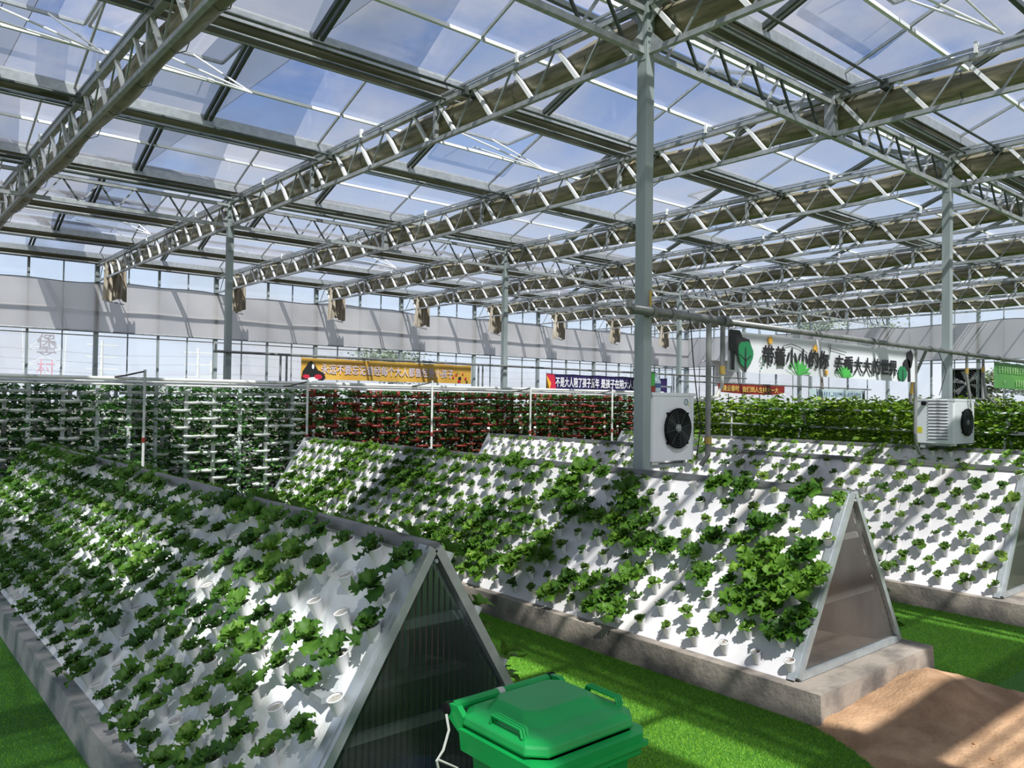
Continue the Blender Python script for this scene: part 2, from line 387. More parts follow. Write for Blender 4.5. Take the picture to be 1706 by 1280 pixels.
# ---------------------------------------------------------------- trusses along Y
d = .41
me_sunlit = MB().m('whitebar').bar((0, 0, ZB), (0, d, ZT), .048, .048).mesh('diagonal')  # sunlit diagonals: sunlight put into a white colour, shaded ones stay steel grey
me_shaded = MB().m('galv').bar((0, 0, ZB), (0, -d, ZT), .022, .022).mesh('diagonal')
me_post = MB().m('galv').box(-.03, .03, -.03, .03, ZB, ZT).mesh('post')
me_stub = MB().m('galv').box(-.07, .07, -.07, .07, ZB-.03, ZT+.06).mesh('stub_post')
ME_BR = MB().m('whitebar').box(-.08, -.03, -.02, .02, ZT+.02, ZT+.16).mesh('bracket')
names_t = {-8: 'leftmost, overhead', -4: 'nearest, at upper left', 0: 'second, reaching the near tall column', 4: 'third from the left', 8: 'fourth, reaching the second column',
           12: 'fifth from the left', 16: 'sixth from the left', 20: 'seventh from the left', 24: 'eighth from the left', 28: 'ninth, near the end wall'}
for X in XS[:-1]:
    t = empty('roof_truss', (X, 0, 0))
    y0 = -12
    MB().m('galv').box(-.03, .03, y0, WY-.1, ZB-.03, ZB+.03).obj('bottom_chord', t)
    b = MB().m('galv').box(-.045, .045, y0, WY-.1, ZT-.03, ZT+.05); b.m('alu').box(-.06, -.03, y0, WY-.1, ZT+.07, ZT+.10); b.obj('top_chord', t)
    wd = []; dk = []; po = []
    for k in range(-2, 6):
        yb = 4*k
        for j in range(5):
            q = yb + .19 + .83*j
            if q < WY-.6: wd.append((me_sunlit, (0, q, 0)))
            if j > 0 or True:
                if q-.41 > yb-.1: dk.append((me_shaded, (0, q, 0)))
                else: dk.append((me_shaded, (0, q+.0, 0)))
        if k % 3: po.append((me_post, (0, yb, 0)))
        elif X % 8: mk('stub_post', me_stub, t, (0, yb, 0))
    for me, loc in wd+dk: mk('diagonal', me, t, loc)
    for me, loc in po: mk('post', me, t, loc)
    for yy in (-5.3, -1.9, 2.1, 6.1, 10.1, 14.1, 18.1): mk('bracket', ME_BR, t, (0, yy, 0))
    tag(t, 'lattice roof truss with sunlit diagonals coloured white, %s' % names_t[X], 'truss', 'lattice roof trusses running away to the left wall')
# lattice girders along X at the column rows
me_gd_lit = MB().m('galv').bar((0, 0, ZB), (.33, 0, ZT-.05), .03, .03).mesh('diagonal')
me_gd_shaded = MB().m('dark').bar((.33, 0, ZT-.05), (.66, 0, ZB), .03, .03).mesh('diagonal')  # shaded girder diagonals: shade put into a darker metal than the lit ones
for Y in ROWS:
    t = empty('lattice_girder', (0, Y, 0))
    MB().m('galv').box(-8, WX, -.035, .035, ZB-.035, ZB+.035).obj('bottom_chord', t)
    MB().m('galv').box(-8, WX, -.035, .035, ZT-.09, ZT-.02).obj('top_chord', t)
    for i in range(10):
        for j in range(5 if i < 7 else 5):
            mk('diagonal', me_gd_lit, t, (-8+4*i+.32+j*.67, 0, 0)); mk('diagonal', me_gd_shaded, t, (-8+4*i+.32+j*.67, 0, 0))
    tag(t, 'lattice girder carried by the %s row of columns' % ('near' if Y == 0 else 'back'), 'girder', 'lattice girders across the trusses')

# folded shade curtain behind each truss
def curtain(X, k):
    b = MB().m('curtain'); ys = np.arange(-12, WY-.5, .5); n = 9
    for i, y in enumerate(ys):
        for j in range(n):
            a = 2*PI*j/n; rx = .150*(1+.10*math.sin(y*1.9+j)); rz = (.185+.025*math.sin(y*1.57+k))*(1+.1*math.sin(y*3.1+2*j))
            sag = .05*math.cos(y*PI/2)
            b.v.append((.20+rx*math.cos(a), y, ZB+.30+sag*.8+rz*math.sin(a)))
    for i in range(len(ys)-1):
        for j in range(n): b.f.append((i*n+j, (i+1)*n+j, (i+1)*n+(j+1) % n, i*n+(j+1) % n)); b.mi.append(0)
    o = b.obj('shade_curtain', smooth=True, loc=(X, 0, 0))
    s_ = MB().m('dark')
    for y in np.arange(-11, WY-1, 1.333): s_.tube([(.20+.15*math.cos(a), y, ZB+.27+.20*math.sin(a)) for a in np.linspace(0, 2*PI, 9)], .006, 4)
    s_.obj('tie_wire', o)
    # the end of the bundle hangs down by the wall in folds
    dr = MB().m('drape')
    nf = 22; zz = [ZT, 6.2, 5.75, 5.30]
    for r_, z in enumerate(zz):
        for c in range(nf):
            a = c/(nf-1); fold = (.05+.03*r_/3)*math.sin(a*PI*9+.5*r_); dr.v.append((-.08+.64*a+.02*r_*(a-.3), WY-1.35+fold+.12*r_/3, z-(.06*math.sin(a*7+X) if r_ == 3 else 0)))
    for r_ in range(len(zz)-1):
        for c in range(nf-1): dr.f.append((r_*nf+c, r_*nf+c+1, (r_+1)*nf+c+1, (r_+1)*nf+c)); dr.mi.append(0)
    dr.obj('hanging_end', o, smooth=True)
    rb = MB().m('galv').tube([(-.05, WY-1.3, 5.27), (.55, WY-1.2, 5.2)], .018, 6); rb.obj('hem_bar', o)
    tag(o, 'olive folded shade curtain bundled along the roof truss, %s' % names_t[X], 'curtain', 'folded shade curtains')
for k, X in enumerate(XS[:-1]): curtain(X, k)

# ---------------------------------------------------------------- roof (gutters, rafters, panes)
roof = empty('ceiling'); struct(roof)
GY = list(range(-12, 25, 4)); XB = list(range(-10, int(WX), 2))
# gutters
for i, y in enumerate(GY):
    yy = min(y, WY-.15)
    g = MB().m('gutter').prism([(yy-.15, 6.72), (yy-.10, 6.66), (yy+.10, 6.66), (yy+.15, 6.72), (yy+.17, 6.90), (yy+.155, 6.90), (yy+.13, 6.74), (yy-.13, 6.74), (yy-.155, 6.90), (yy-.17, 6.90)], 'x', -10, WX)
    g.m('alu').box(-10, WX, yy-.20, yy-.17, 6.76, 6.93).box(-10, WX, yy+.17, yy+.20, 6.80, 6.92)
    g.obj('gutter', roof)
    p = MB().m('alu').tube([(-10, yy-.20, 6.60), (WX, yy-.20, 6.60)], .022, 6)
    p.obj('drive_tube', roof)
    p = MB().m('dark').tube([(-10, yy-.30, 6.55), (WX, yy-.30, 6.55)], .018, 6); p.m('alu').tube([(-10, yy-.02, 6.60), (WX, yy-.02, 6.60)], .015, 6); p.obj('drive_tube', roof)
    if i < len(GY)-1:
        MB().m('dark').box(-10, WX, y+1.965, y+2.035, RZ-.06, RZ+.01).obj('ridge_bar', roof)
# rafters, purlins, panes
def slope(sgn):
    """local frame: x 0..2 , y from gutter (0) to ridge (2*sgn)"""
    A = Vector((0, .17*sgn, GZ)); B = Vector((0, 1.97*sgn, RZ)); Mid = (A+B)/2
    thin = MB().m('alu').bar(A, B, .03, .045).mesh('rafter')
    thick = MB().m('dark').bar(A+Vector((-.045, 0, 0)), B+Vector((-.045, 0, 0)), .05, .07).bar(A+Vector((.045, 0, 0)), B+Vector((.045, 0, 0)), .05, .07).mesh('rafter')
    pur = MB().m('whitebar').bar(Mid+Vector((.03, 0, -.03)), Mid+Vector((1.97, 0, -.03)), .05, .05).mesh('purlin')
    ps = []
    for P, Q in ((A, Mid), (Mid, B)):
        nrm = Vector((0, (Q-P).z*-1, (Q-P).y)).normalized()*(1 if sgn > 0 else -1)
        a = P+nrm*.03; b = Q+nrm*.03
        ps.append(MB().m('pane').add([a+Vector((.02, 0, 0)), a+Vector((1.98, 0, 0)), b+Vector((1.98, 0, 0)), b+Vector((.02, 0, 0))], [(0, 1, 2, 3)]).mesh('roof_pane'))
    return thin, thick, pur, ps
SL = {1: slope(1), -1: slope(-1)}
VENTS = [(-6, 6, 'at upper left beyond the nearest truss'), (-4, 6, 'right of the nearest truss'), (2, 6, 'left of the near tall column'), (2, -2, 'at the top right corner'), (10, 6, 'small, right of the near column'), (-2, 18, 'near the left wall'), (6, 18, 'far back in the roof')]
raf = []; pur = []; pan = []
for y in GY[:-1]:
    for sgn, oy in ((1, y), (-1, y+4)):
        thin, thick, pr, ps = SL[sgn]
        for x in XB:
            raf.append(((thick if x % 4 else thin), (x, oy, 0)))
            pur.append((pr, (x, oy, 0)))
            for h_ in (0, 1):
                if h_ == 1 and sgn == -1 and any(v[0] == x and v[1] == y+2 for v in VENTS): continue
                pan.append((ps[h_], (x, oy, 0)))
place(roof, 'rafter', raf); place(roof, 'purlin', pur); place(roof, 'roof_pane', pan)
def vent(x, ry, lab):
    v = empty('roof_vent', (x, ry, 0))
    a = Vector((0, .03, RZ+.06)); b = Vector((0, 1.10, RZ+.02))
    f = MB().m('alu')
    for u in (0.03, 1.97): f.bar(a+Vector((u, 0, 0)), b+Vector((u, 0, 0)), .04, .04)
    f.bar(a+Vector((.03, 0, 0)), a+Vector((1.97, 0, 0)), .04, .04).bar(b+Vector((.03, 0, 0)), b+Vector((1.97, 0, 0)), .05, .05); f.obj('flap_frame', v)
    MB().m('pane').add([a+Vector((.05, 0, .02)), a+Vector((1.95, 0, .02)), b+Vector((1.95, 0, .02)), b+Vector((.05, 0, .02))], [(0, 1, 2, 3)]).obj('flap_pane', v)
    ap = (1.95, -.20, ZT+.16)
    MB().m('whitebar').tube([ap, (.35, 1.05, RZ-.0)], .016, 6).obj('push_arm', v)
    MB().m('whitebar').tube([ap, (1.5, 1.05, RZ-.0)], .016, 6).obj('push_arm', v)
    MB().m('whitebar').tube([ap, (.1, -.15, ZT+.28)], .012, 6).obj('push_rod', v)
    tag(v, 'open roof vent flap with white push arms, %s' % lab, 'roof vent', 'open roof vents')
for x, ry, lab in VENTS: vent(x, ry, lab)
# drive shafts along X
for Y in (-.78, 3.2, 7.2, 11.2):
    s_ = MB().m('dark').tube([(-8, Y, ZT-.02), (WX-.2, Y, ZT-.02)], .02, 6)
    for X in XS[:-1]: s_.box(X-.1, X+.1, Y-.05, Y+.05, ZT-.09, ZT+.03)
    tag(s_.obj('drive_shaft'), 'dark steel drive shaft crossing the trusses, %s' % {-.78: 'nearest', 3.2: 'second nearest', 7.2: 'third', 11.2: 'farthest'}[Y], 'shaft', 'vent drive shafts')
# unseen shade net strips added above the roof; their gaps shape the sun streaks
for k, (a, b) in enumerate(((-16, -7.56), (-7.18, -5.38), (-4.90, -4.52), (-2.5, -.85))):
    n_ = MB().m('net').add([(a, -14, 8.0), (b, -14, 8.0), (b, WY, 8.0), (a, WY, 8.0)], [(0, 1, 2, 3)])
    n_.m('wire').tube([(a, -14, 8), (a, WY, 8)], .006, 4).tube([(b, -14, 8), (b, WY, 8)], .006, 4)
    tag(n_.obj('added_shade_net'), 'added shade net strip above the roof, %s' % ('outermost left', 'second', 'narrow third', 'fourth, left of the near column')[k], 'shade net', 'added shade nets')

# ---------------------------------------------------------------- glazed walls
def wall(name, L, T, thick_every=4, fans=()):
    """built in a local frame: u along the wall, inner face at v=0 (room at v<0)"""
    w_ = empty(name); w_.matrix_world = T
    for a, b in ((0, .5),): MB().m('pvcg').box(-.3, L, 0, .18, a, b).obj('wall_base', w_)
    mul = MB().m('galvcol').box(-.018, .018, 0, .05, .5, 6.7).mesh('mullion')
    mid = MB().m('galvcol').box(-.035, .035, -.02, .07, .5, 6.7).mesh('mullion')
    big = MB().m('galvcol').box(-.065, .065, -.07, .08, 0, 6.75).mesh('wall_post')
    pn = {}
    for z0, z1, key in ((.5, 2.4, 'a'), (2.4, 4.17, 'b'), (4.24, 6.62, 'c')):
        pn[key] = MB().m('glass').add([(.02, .03, z0), (.98, .03, z0), (.98, .03, z1), (.02, .03, z1)], [(0, 1, 2, 3)]).mesh('glass_pane')
    for i in range(-4, int(L)+1):
        u = float(i)
        if i % 4 == 0: mk('wall_post', big, w_, (u, 0, 0))
        else: mk('mullion', mid if i % 2 == 0 else mul, w_, (u, 0, 0))
        if i < int(L):
            for key in 'abc':
                if any(f0 <= u+.5 <= f1 and key in 'b' for f0, f1 in fans): continue
                mk('glass_pane', pn[key], w_, (u, 0, 0))
    r = MB().m('galv')
    for z, h in ((.52, .05), (4.20, .035), (4.33, .03), (6.66, .08)): r.box(-4, L, -.03, .05, z-h/2, z+h/2)
    r.obj('rail', w_)
    # rolled film band, its upper hem waving a little
    f = MB().m('film'); us = np.arange(-4, L+.01, .5)
    for u in us:
        top = 5.98+.05*math.sin(u*.8)+.03*math.sin(u*2.3)
        f.v.append((u, -.10+.01*math.sin(u*3), 4.35)); f.v.append((u, -.10+.012*math.sin(u*2+1), 5.1)); f.v.append((u, -.10, top))
    for i in range(len(us)-1):
        for j in (0, 1): f.f.append((i*3+j, (i+1)*3+j, (i+1)*3+j+1, i*3+j+1)); f.mi.append(0)
    f.obj('film_band', w_, smooth=True)
    MB().m('galv').tube([(-4, -.10, 4.34), (L, -.10, 4.34)], .03, 8).obj('film_roller', w_)
    hw = MB().m('dark').tube([(u, -.10, 5.98+.05*math.sin(u*.8)+.03*math.sin(u*2.3)) for u in us], .012, 5); hw.obj('film_hem', w_)
    struct(w_); return w_
wall('wall_left', 32, Matrix.Translation((0, WY, 0)))
# far wall: u runs from the corner (Y=WY) towards -Y
Tr = Matrix(((0, 1, 0, WX), (-1, 0, 0, WY+.15), (0, 0, 1, 0), (0, 0, 0, 1)))
wall('wall_right', 36, Tr, fans=((14.5, 16.7), (2.1, 3.9)))

# ---------------------------------------------------------------- leaves and plants
def leaf(L, Wd, a0, a1, ruf, seed, nu=6, nv=6, lobes=5):
    """one leaf in the x-z plane growing outwards from the origin; a0,a1 elevation at foot and tip"""
    r = random.Random(seed); vs = []; fs = []
    ph = [r.uniform(0, 6.28) for _ in range(6)]
    x = z = 0; px = 0
    for i in range(nu+1):
        u = i/nu; a = a0+(a1-a0)*u
        if i: x += L/nu*math.cos(a); z += L/nu*math.sin(a)
        wd = Wd*(.12+.88*min(1, u*1.5)**1.2)*(1 if u < .8 else math.sqrt(max(0, 1-((u-.8)/.24)**2))*.9+.1)
        for j in range(nv+1):
            v = j/nv*2-1
            e = abs(v)**2*min(1, u*1.8)
            wob = 1+.16*math.sin(lobes*u*3.1+ph[0]+(2 if v > 0 else 0))*abs(v)
            zz = ruf*e*math.sin(u*lobes*4.2+ph[1]+v*2.5)+ruf*.7*e*math.sin(u*lobes*7+ph[2]-v*4)
            nx, nzv = -math.sin(a), math.cos(a)
            cup = .22*wd*v*v
            vs.append((x+nx*(zz+cup)+(.5*ruf*math.sin(v*7+ph[3]) if i == nu else 0), v*wd*wob+ruf*.4*math.sin(u*17+ph[4])*abs(v), z+nzv*(zz+cup)))
    for i in range(nu):
        for j in range(nv):
            k = i*(nv+1)+j; fs.append((k, k+1, k+nv+2, k+nv+1))
    return vs, fs
def rosette(name, mk_, n, L, Wd, ruf, seed, a_in=1.25, a_out=.35, nu=6, nv=6, lobes=5, stem=True):
    r = random.Random(seed); b = MB().m(mk_)
    for i in range(n):
        t = i/max(1, n-1)
        s_ = r.uniform(.75, 1.15)*(1-.35*t)
        a0 = a_out+(a_in-a_out)*t+r.uniform(-.12, .12)
        vs, fs = leaf(L*s_, Wd*s_, a0+.35, a0-r.uniform(.35, .95), ruf*s_, seed*31+i, nu, nv, lobes)
        ang = i*2.39996+r.uniform(-.3, .3); R_ = Matrix.Rotation(ang, 3, 'Z')
        b.m(mk_).add([R_ @ Vector(v) for v in vs], fs)
        if stem:
            tip = R_ @ Vector(vs[(nv+1)*(nu//2)+nv//2]); b.m('stem').bar((0, 0, 0), tip*.92-Vector((0, 0, .003)), .004, .003)
    return b.mesh(name, True)
LET_A = [rosette('lettuce', 'leafA', n+1, L, w_, .020, 100+i, nu=9, nv=10, lobes=7) for i, (n, L, w_) in enumerate(((7, .135, .052), (8, .125, .056), (6, .14, .060), (9, .115, .048), (7, .12, .055), (5, .13, .05)))]
LET_B = [rosette('curly_lettuce', 'leafB', n, L, w_, .022, 200+i, nu=8, nv=8, lobes=7, a_out=.25) for i, (n, L, w_) in enumerate(((13, .13, .05), (15, .125, .048), (12, .14, .055), (14, .12, .05)))]
SEED = [rosette('seedling', 'leafS', n, L, w_, .010, 300+i, nu=5, nv=4) for i, (n, L, w_) in enumerate(((7, .058, .024), (9, .052, .022), (5, .062, .022), (8, .062, .028), (6, .05, .026)))]
LOW = [rosette('plant_low', 'leafB', 7, .085, .036, .014, 400+i, nu=4, nv=4, stem=False) for i in range(4)] + [rosette('plant_low', 'leafS', 7, .065, .03, .010, 420+i, nu=4, nv=4, stem=False) for i in range(3)]
LOWA = [rosette('plant_low', 'leafA', 6, .12, .052, .014, 450+i, nu=4, nv=4, stem=False) for i in range(4)]
def wilted():
    b = MB().m('wilt')
    for k in range(3):
        vs, fs = leaf(.05, .012, .8-k*.5, -1.3, .006, 500+k, 4, 3)
        R_ = Matrix.Rotation(k*1.2-1, 3, 'Z'); b.add([R_ @ Vector(v) for v in vs], fs)
    return b.mesh('withered_seedling', True)
WILT = wilted()
# net cup, local z = cup axis, foot buried in the board
CUP = MB().m('cup').lathe([(.024, -.055), (.039, .044), (.041, .047), (.036, .048)], 14, cap=False).m('cupin').lathe([(.036, .038), (.001, .040)], 14, cap=False).mesh('net_cup', True)
CUPL = MB().m('cup').lathe([(.024, -.055), (.040, .047)], 7, cap=False).m('cupin').lathe([(.039, .038), (.001, .040)], 7, cap=False).mesh('net_cup_low', True)

# ---------------------------------------------------------------- A-frame planting beds
HB, ZF, ZR, Y0B, Y1B = .82, .22, 1.54, -2.60, 6.92
CL = [(-1.6, .41, .13), (-1.87, .55, .15), (-2.18, .58, .17), (-2.13, .38, .17), (-2.44, .39, .16), (-2.01, .3, .14), (-2.4, .26, .16), (-1.63, .56, .12), (-2.07, .71, .13), (-2.43, .52, .14), (-.49, .64, .17), (-.85, .55, .15), (-.53, .48, .15), (-.22, .57, .13), (-.47, .77, .13), (-1.03, .49, .12), (-.51, .12, .16), (-.84, .17, .17), (-.79, .05, .15), (-.12, .11, .15), (.34, .83, .16), (.4, .7, .15), (.16, .89, .12), (.2, .62, .12), (.85, .47, .13), (.95, .37, .13), (1.43, .32, .13), (1.84, .28, .13), (1.1, .21, .13), (.4, .3, .14), (1.54, .12, .12), (2.27, .23, .12), (2.03, .14, .12), (.77, .18, .12), (1.2, .11, .1), (.89, .61, .12), (1.32, .52, .1), (3.33, .76, .13), (3.1, .68, .13), (3.67, .67, .12), (5.15, .65, .14), (4.63, .49, .14), (4.86, .35, .14), (4.84, .8, .13), (5.26, .48, .13), (5.31, .28, .12), (-1.57, .95, .15), (1.47, .95, .14), (2.88, .95, .13), (-.42, .93, .1), (-2.3, .92, .12)]
def cup_frame(xc, y, t, side, tilt=.0):
    n = Vector((side*(ZR-ZF), 0, HB)).normalized()
    p = Vector((xc+side*HB*(1-t), y, ZF+(ZR-ZF)*t))
    ax = (n*.55+Vector((0, 0, 1))).normalized()
    q = Vector((0, 0, 1)).rotation_difference(ax)
    return p+n*.036, q.to_matrix().to_4x4(), ax, n
def bed(xc, idx, label, foam='foam'):
    r = empty('planting_bed', (xc, 0, 0))
    # foam boards, separate sheets with narrow joints
    L = 1.19
    for side in (-1, 1):
        nrm = Vector((side*(ZR-ZF), 0, HB)).normalized()
        a = Vector((side*HB, 0, ZF)); c = Vector((side*.02, 0, ZR-.02))
        for k in range(8):
            y0 = Y0B+.06+k*L+.003; y1 = min(Y0B+.06+(k+1)*L-.003, Y1B-.02)
            b = MB().m(foam)
            nu_, nv_ = 12, 14
            vs = []
            for i in range(nu_+1):
                for j in range(nv_+1):
                    u = i/nu_; v = j/nv_
                    bmp = 0 if min(i, j, nu_-i, nv_-j) == 0 or foam == 'foam' else .010*math.sin(u*21+k*3+7*v)*math.sin(v*17+k)+.008*math.sin(u*9+v*13+k*5)
                    vs.append(a+(c-a)*v+Vector((0, y0+(y1-y0)*u, 0))+nrm*bmp)
            fs = [(i*(nv_+1)+j, i*(nv_+1)+j+1, (i+1)*(nv_+1)+j+1, (i+1)*(nv_+1)+j) for i in range(nu_) for j in range(nv_)]
            b.add(vs, fs)
            th = nrm*-.03
            c4 = [vs[0], vs[nv_], vs[-1], vs[nu_*(nv_+1)]]
            b.add([Vector(v) for v in c4]+[Vector(v)+th for v in c4], [(4, 5, 6, 7), (0, 1, 5, 4), (1, 2, 6, 5), (2, 3, 7, 6), (3, 0, 4, 7)])
            b.obj('foam_board', r, smooth=False)
    # metal ridge cap and end frames
    rc = MB().m('capgrey')
    rc.prism([(-.05, ZR-.035), (-.03, ZR+.012), (.03, ZR+.012), (.05, ZR-.035), (.0, ZR-.01)], 'y', Y0B-.01, Y1B+.01); rc.obj('ridge_cap', r)
    for ye, sg in ((Y0B, -1), (Y1B, 1)):
        for side in (-1, 1):
            MB().m('alu').bar((side*(HB-.02), ye, ZF+.02), (side*.012, ye, ZR-.01), .045, .06, (0, 1, 0)).obj('frame_leg', r)
            MB().m('alu').bar((side*(HB+.012), ye+.03, ZF+.01), (side*.03, ye+.03, ZR+.0), .012, .06, (0, 1, 0)).obj('edge_trim', r)
        MB().m('alu').box(-HB+.03, HB-.03, ye-.025, ye+.025, ZF+.005, ZF+.055).obj('base_rail', r)
        # corrugated twin-wall sheet filling the triangle
        sh = MB().m('poly1' if idx == 0 else 'poly'); n = 92; z0 = ZF+.06; hw = HB-.06; vs = []
        for i in range(n+1):
            x = -hw+2*hw*i/n; zt = z0+(ZR-.09-z0)*(1-abs(x)/hw); yy = ye-sg*.004+(.0035 if i % 2 else -.0035)
            vs += [(x, yy, z0), (x, yy, max(z0+.001, zt))]
        sh.add(vs, [(2*i, 2*i+1, 2*i+3, 2*i+2) for i in range(n)]); sh.obj('corrugated_sheet', r)
        for zz in (.72, 1.18):
            wz = (HB-.05)*(1-(zz-ZF)/(ZR-ZF)); MB().m('whitebar').box(-wz, wz, ye-sg*.05-.012, ye-sg*.05+.012, zz-.022, zz+.022).obj('inner_crossbar', r)
    bl = MB().m('galv').lathe([(.012, 0), (.009, .008)], 6, Matrix.Translation((0, Y0B-.026, ZR-.07)) @ Matrix.Rotation(PI/2, 4, 'X')); bl.obj('bolt', r)
    tag(r, label, 'planting bed', 'A-frame planting beds')
    # concrete plinth
    p = MB().m('conc2' if idx == 0 else 'conc')
    x0, x1, y0, y1 = xc-.935, xc+.915, -2.86, 7.15
    n = 30
    p.add([(x0, y0, 0), (x1, y0, 0), (x1, y1, 0), (x0, y1, 0), (x0+.01, y0+.01, ZF), (x1-.01, y0+.01, ZF), (x1-.01, y1-.01, ZF), (x0+.01, y1-.01, ZF)],
          [(0, 1, 5, 4), (1, 2, 6, 5), (2, 3, 7, 6), (3, 0, 4, 7), (4, 5, 6, 7)])
    o = p.obj('concrete_plinth')
    tag(o, 'stained concrete plinth under the %s planting bed' % ('first (left)', 'second (middle)', 'third', 'fourth')[idx], 'plinth', 'concrete plinths')
    return r
BX = [-4.52, -.52, 3.48, 7.48]
blab = ['white A-frame planting bed nearest the camera at the left, film covered', 'long white A-frame planting bed in the middle of the picture',
        'third white A-frame planting bed with small seedlings, at the right', 'fourth white A-frame planting bed, just before the strawberry racks']
beds = [bed(x, i, blab[i], 'foam2' if i == 0 else 'foam') for i, x in enumerate(BX)]
grid = [(Y0B+(.05 if k % 2 == 0 else .18)+.281*j, .06+.107*k) for k in range(9) for j in range(34) if Y0B+(.05 if k % 2 == 0 else .18)+.281*j < Y1B-.08]
rr = random.Random(11)
ROWL = []
big_, mid_, sml_ = [], [], []
def fbm(y, t, s): return math.sin(y*2.1*s+1.3)*math.cos(t*7*s+.7*y)+.6*math.sin(y*5.3+t*11)
for bi, xc in enumerate(BX):
    for side in (-1, 1):
        cups = []; lows = []; cands = []
        for (y, t) in grid:
            pos, Rm, ax, n = cup_frame(xc, y, t, side)
            cups.append(((CUP if bi < 3 else CUPL), pos, Rm)); cands.append((y, t, pos, Rm, ax, n))
        cups.sort(key=lambda c_: (c_[1]-CAM).length)
        near = cups[:300] if (side == -1 and bi < 3) else []
        for me, pos, Rm in near:
            o = mk('net_cup', me, beds[bi], pos-Vector((xc, 0, 0)), Rm.to_euler())
        rest = cups[len(near):]
        if rest:
            o = merge('net_cups', [(CUPL, Matrix.Translation(pos-Vector((xc, 0, 0))) @ Rm) for me, pos, Rm in rest], beds[bi], True); o['kind'] = 'stuff'
        cands.sort(key=lambda c_: (c_[2]-CAM).length)
        cnt = 0
        for (y, t, pos, Rm, ax, n) in cands:
            base = pos+ax*.036
            spin = rr.uniform(0, 6.28); q = (ax*.8+n*.35+Vector((rr.uniform(-.15, .15), rr.uniform(-.2, .2), 0))).normalized()
            Rq = (Vector((0, 0, 1)).rotation_difference(q)).to_matrix().to_4x4() @ Matrix.Rotation(spin, 4, 'Z')
            if side == -1 and bi == 0 and cnt < 300:
                v = rr.random()
                gapp = .08+.14*(y < -1.9)+.10*(t < .2)
                if v < gapp: continue
                s_ = rr.uniform(.82, 1.22)*(1 if y > -1.5 else .95)*(.68 if rr.random() < .18 else 1)
                o = mk('leaf_lettuce', rr.choice(LET_A), None, base, Rq.to_euler(), s_); big_.append(o); cnt += 1
                ROWL.append((bi, y, t, o, 'broad green lettuce', 'lettuce', 'lettuces on the first bed'))
            elif side == -1 and bi == 1 and cnt < 300:
                dn = min((math.hypot((y-c_[0]), (t-c_[1])*1.55)-c_[2]*.8 for c_ in CL))
                if dn < .035:
                    o = mk('curly_lettuce', rr.choice(LET_B), None, base, Rq.to_euler(), rr.uniform(1.15, 1.5))
                    ROWL.append((bi, y, t, o, 'bushy dark curly lettuce', 'lettuce', 'bushy curly lettuces in clumps on the middle bed'))
                elif y < -.9 and (abs(t-.92) < .05 and y > -1.5): continue
                elif y < -1.8 and t < .1:
                    o = mk('withered_seedling', WILT, None, base, Rq.to_euler(), 1.0)
                    ROWL.append((bi, y, t, o, 'withered brown seedling', 'seedling', 'withered seedlings at the near end of the middle bed'))
                elif y > .9 or rr.random() < .12:
                    big = fbm(y, t, 1) > .25 or (.0 < y < 2.2 and t < .55)
                    o = mk('curly_lettuce', rr.choice(LET_B), None, base, Rq.to_euler(), rr.uniform(.85, 1.2) if big else rr.uniform(.58, .85))
                    if big: ROWL.append((bi, y, t, o, 'half grown curly lettuce', 'lettuce', 'half grown lettuces on the middle bed'))
                    else: ROWL.append((bi, y, t, o, 'small light curly lettuce', 'lettuce', 'small lettuces on the middle bed'))
                else:
                    o = mk('lettuce_seedling', rr.choice(SEED), None, base, Rq.to_euler(), rr.uniform(1.05, 1.6))
                    ROWL.append((bi, y, t, o, 'small lettuce seedling', 'seedling', 'seedlings on the middle bed'))
                cnt += 1
            elif side == -1 and bi == 2 and cnt < 190:
                if y < -2.3 and t < .1: 
                    if rr.random() < .5: continue
                o = mk('lettuce_seedling', rr.choice(SEED), None, base, Rq.to_euler(), rr.uniform(1.1, 1.9)*(1 if t < .5 else 1.2))
                ROWL.append((bi, y, t, o, 'small green seedling', 'seedling', 'seedlings on the third bed')); cnt += 1
            else:
                if rr.random() < .07: continue
                lst = LOWA if bi == 0 else (LOW[:4] if (fbm(y+bi*3, t, 1.2) > .1) else LOW[4:])
                s_ = rr.uniform(.85, 1.35)*(1.7 if (bi == 3 and fbm(y, t, .8) > .5) else 1)
                lows.append((rr.choice(lst), Matrix.Translation(base) @ Rq @ Matrix.Scale(s_, 4)))
        if lows:
            o = merge('distant_lettuces', lows, None, True)
            tag(o, 'small lettuces covering the %s face of the %s planting bed' % ('far' if side > 0 else 'visible', ('first', 'second', 'third', 'fourth')[bi]), 'lettuces', None, 'stuff')
ORD = 'first second third fourth fifth sixth seventh eighth ninth tenth eleventh twelfth thirteenth fourteenth fifteenth sixteenth seventeenth eighteenth nineteenth twentieth twenty-first twenty-second twenty-third twenty-fourth twenty-fifth twenty-sixth twenty-seventh twenty-eighth twenty-ninth thirtieth thirty-first thirty-second thirty-third thirty-fourth thirty-fifth'.split()
for bi in (0, 1, 2):
    for k in range(9):
        rw = sorted([q for q in ROWL if q[0] == bi and abs(q[2]-(.06+.107*k)) < .01], key=lambda q: q[1])
        rn = 'bottom row' if k == 0 else ('top row' if k == 8 else ORD[k]+' row up')
        for i, q in enumerate(rw):
            tag(q[3], '%s, %s, %s bed, %s from the near end' % (q[4], rn, ('left', 'middle', 'third')[bi], ORD[i]), q[5], q[6])
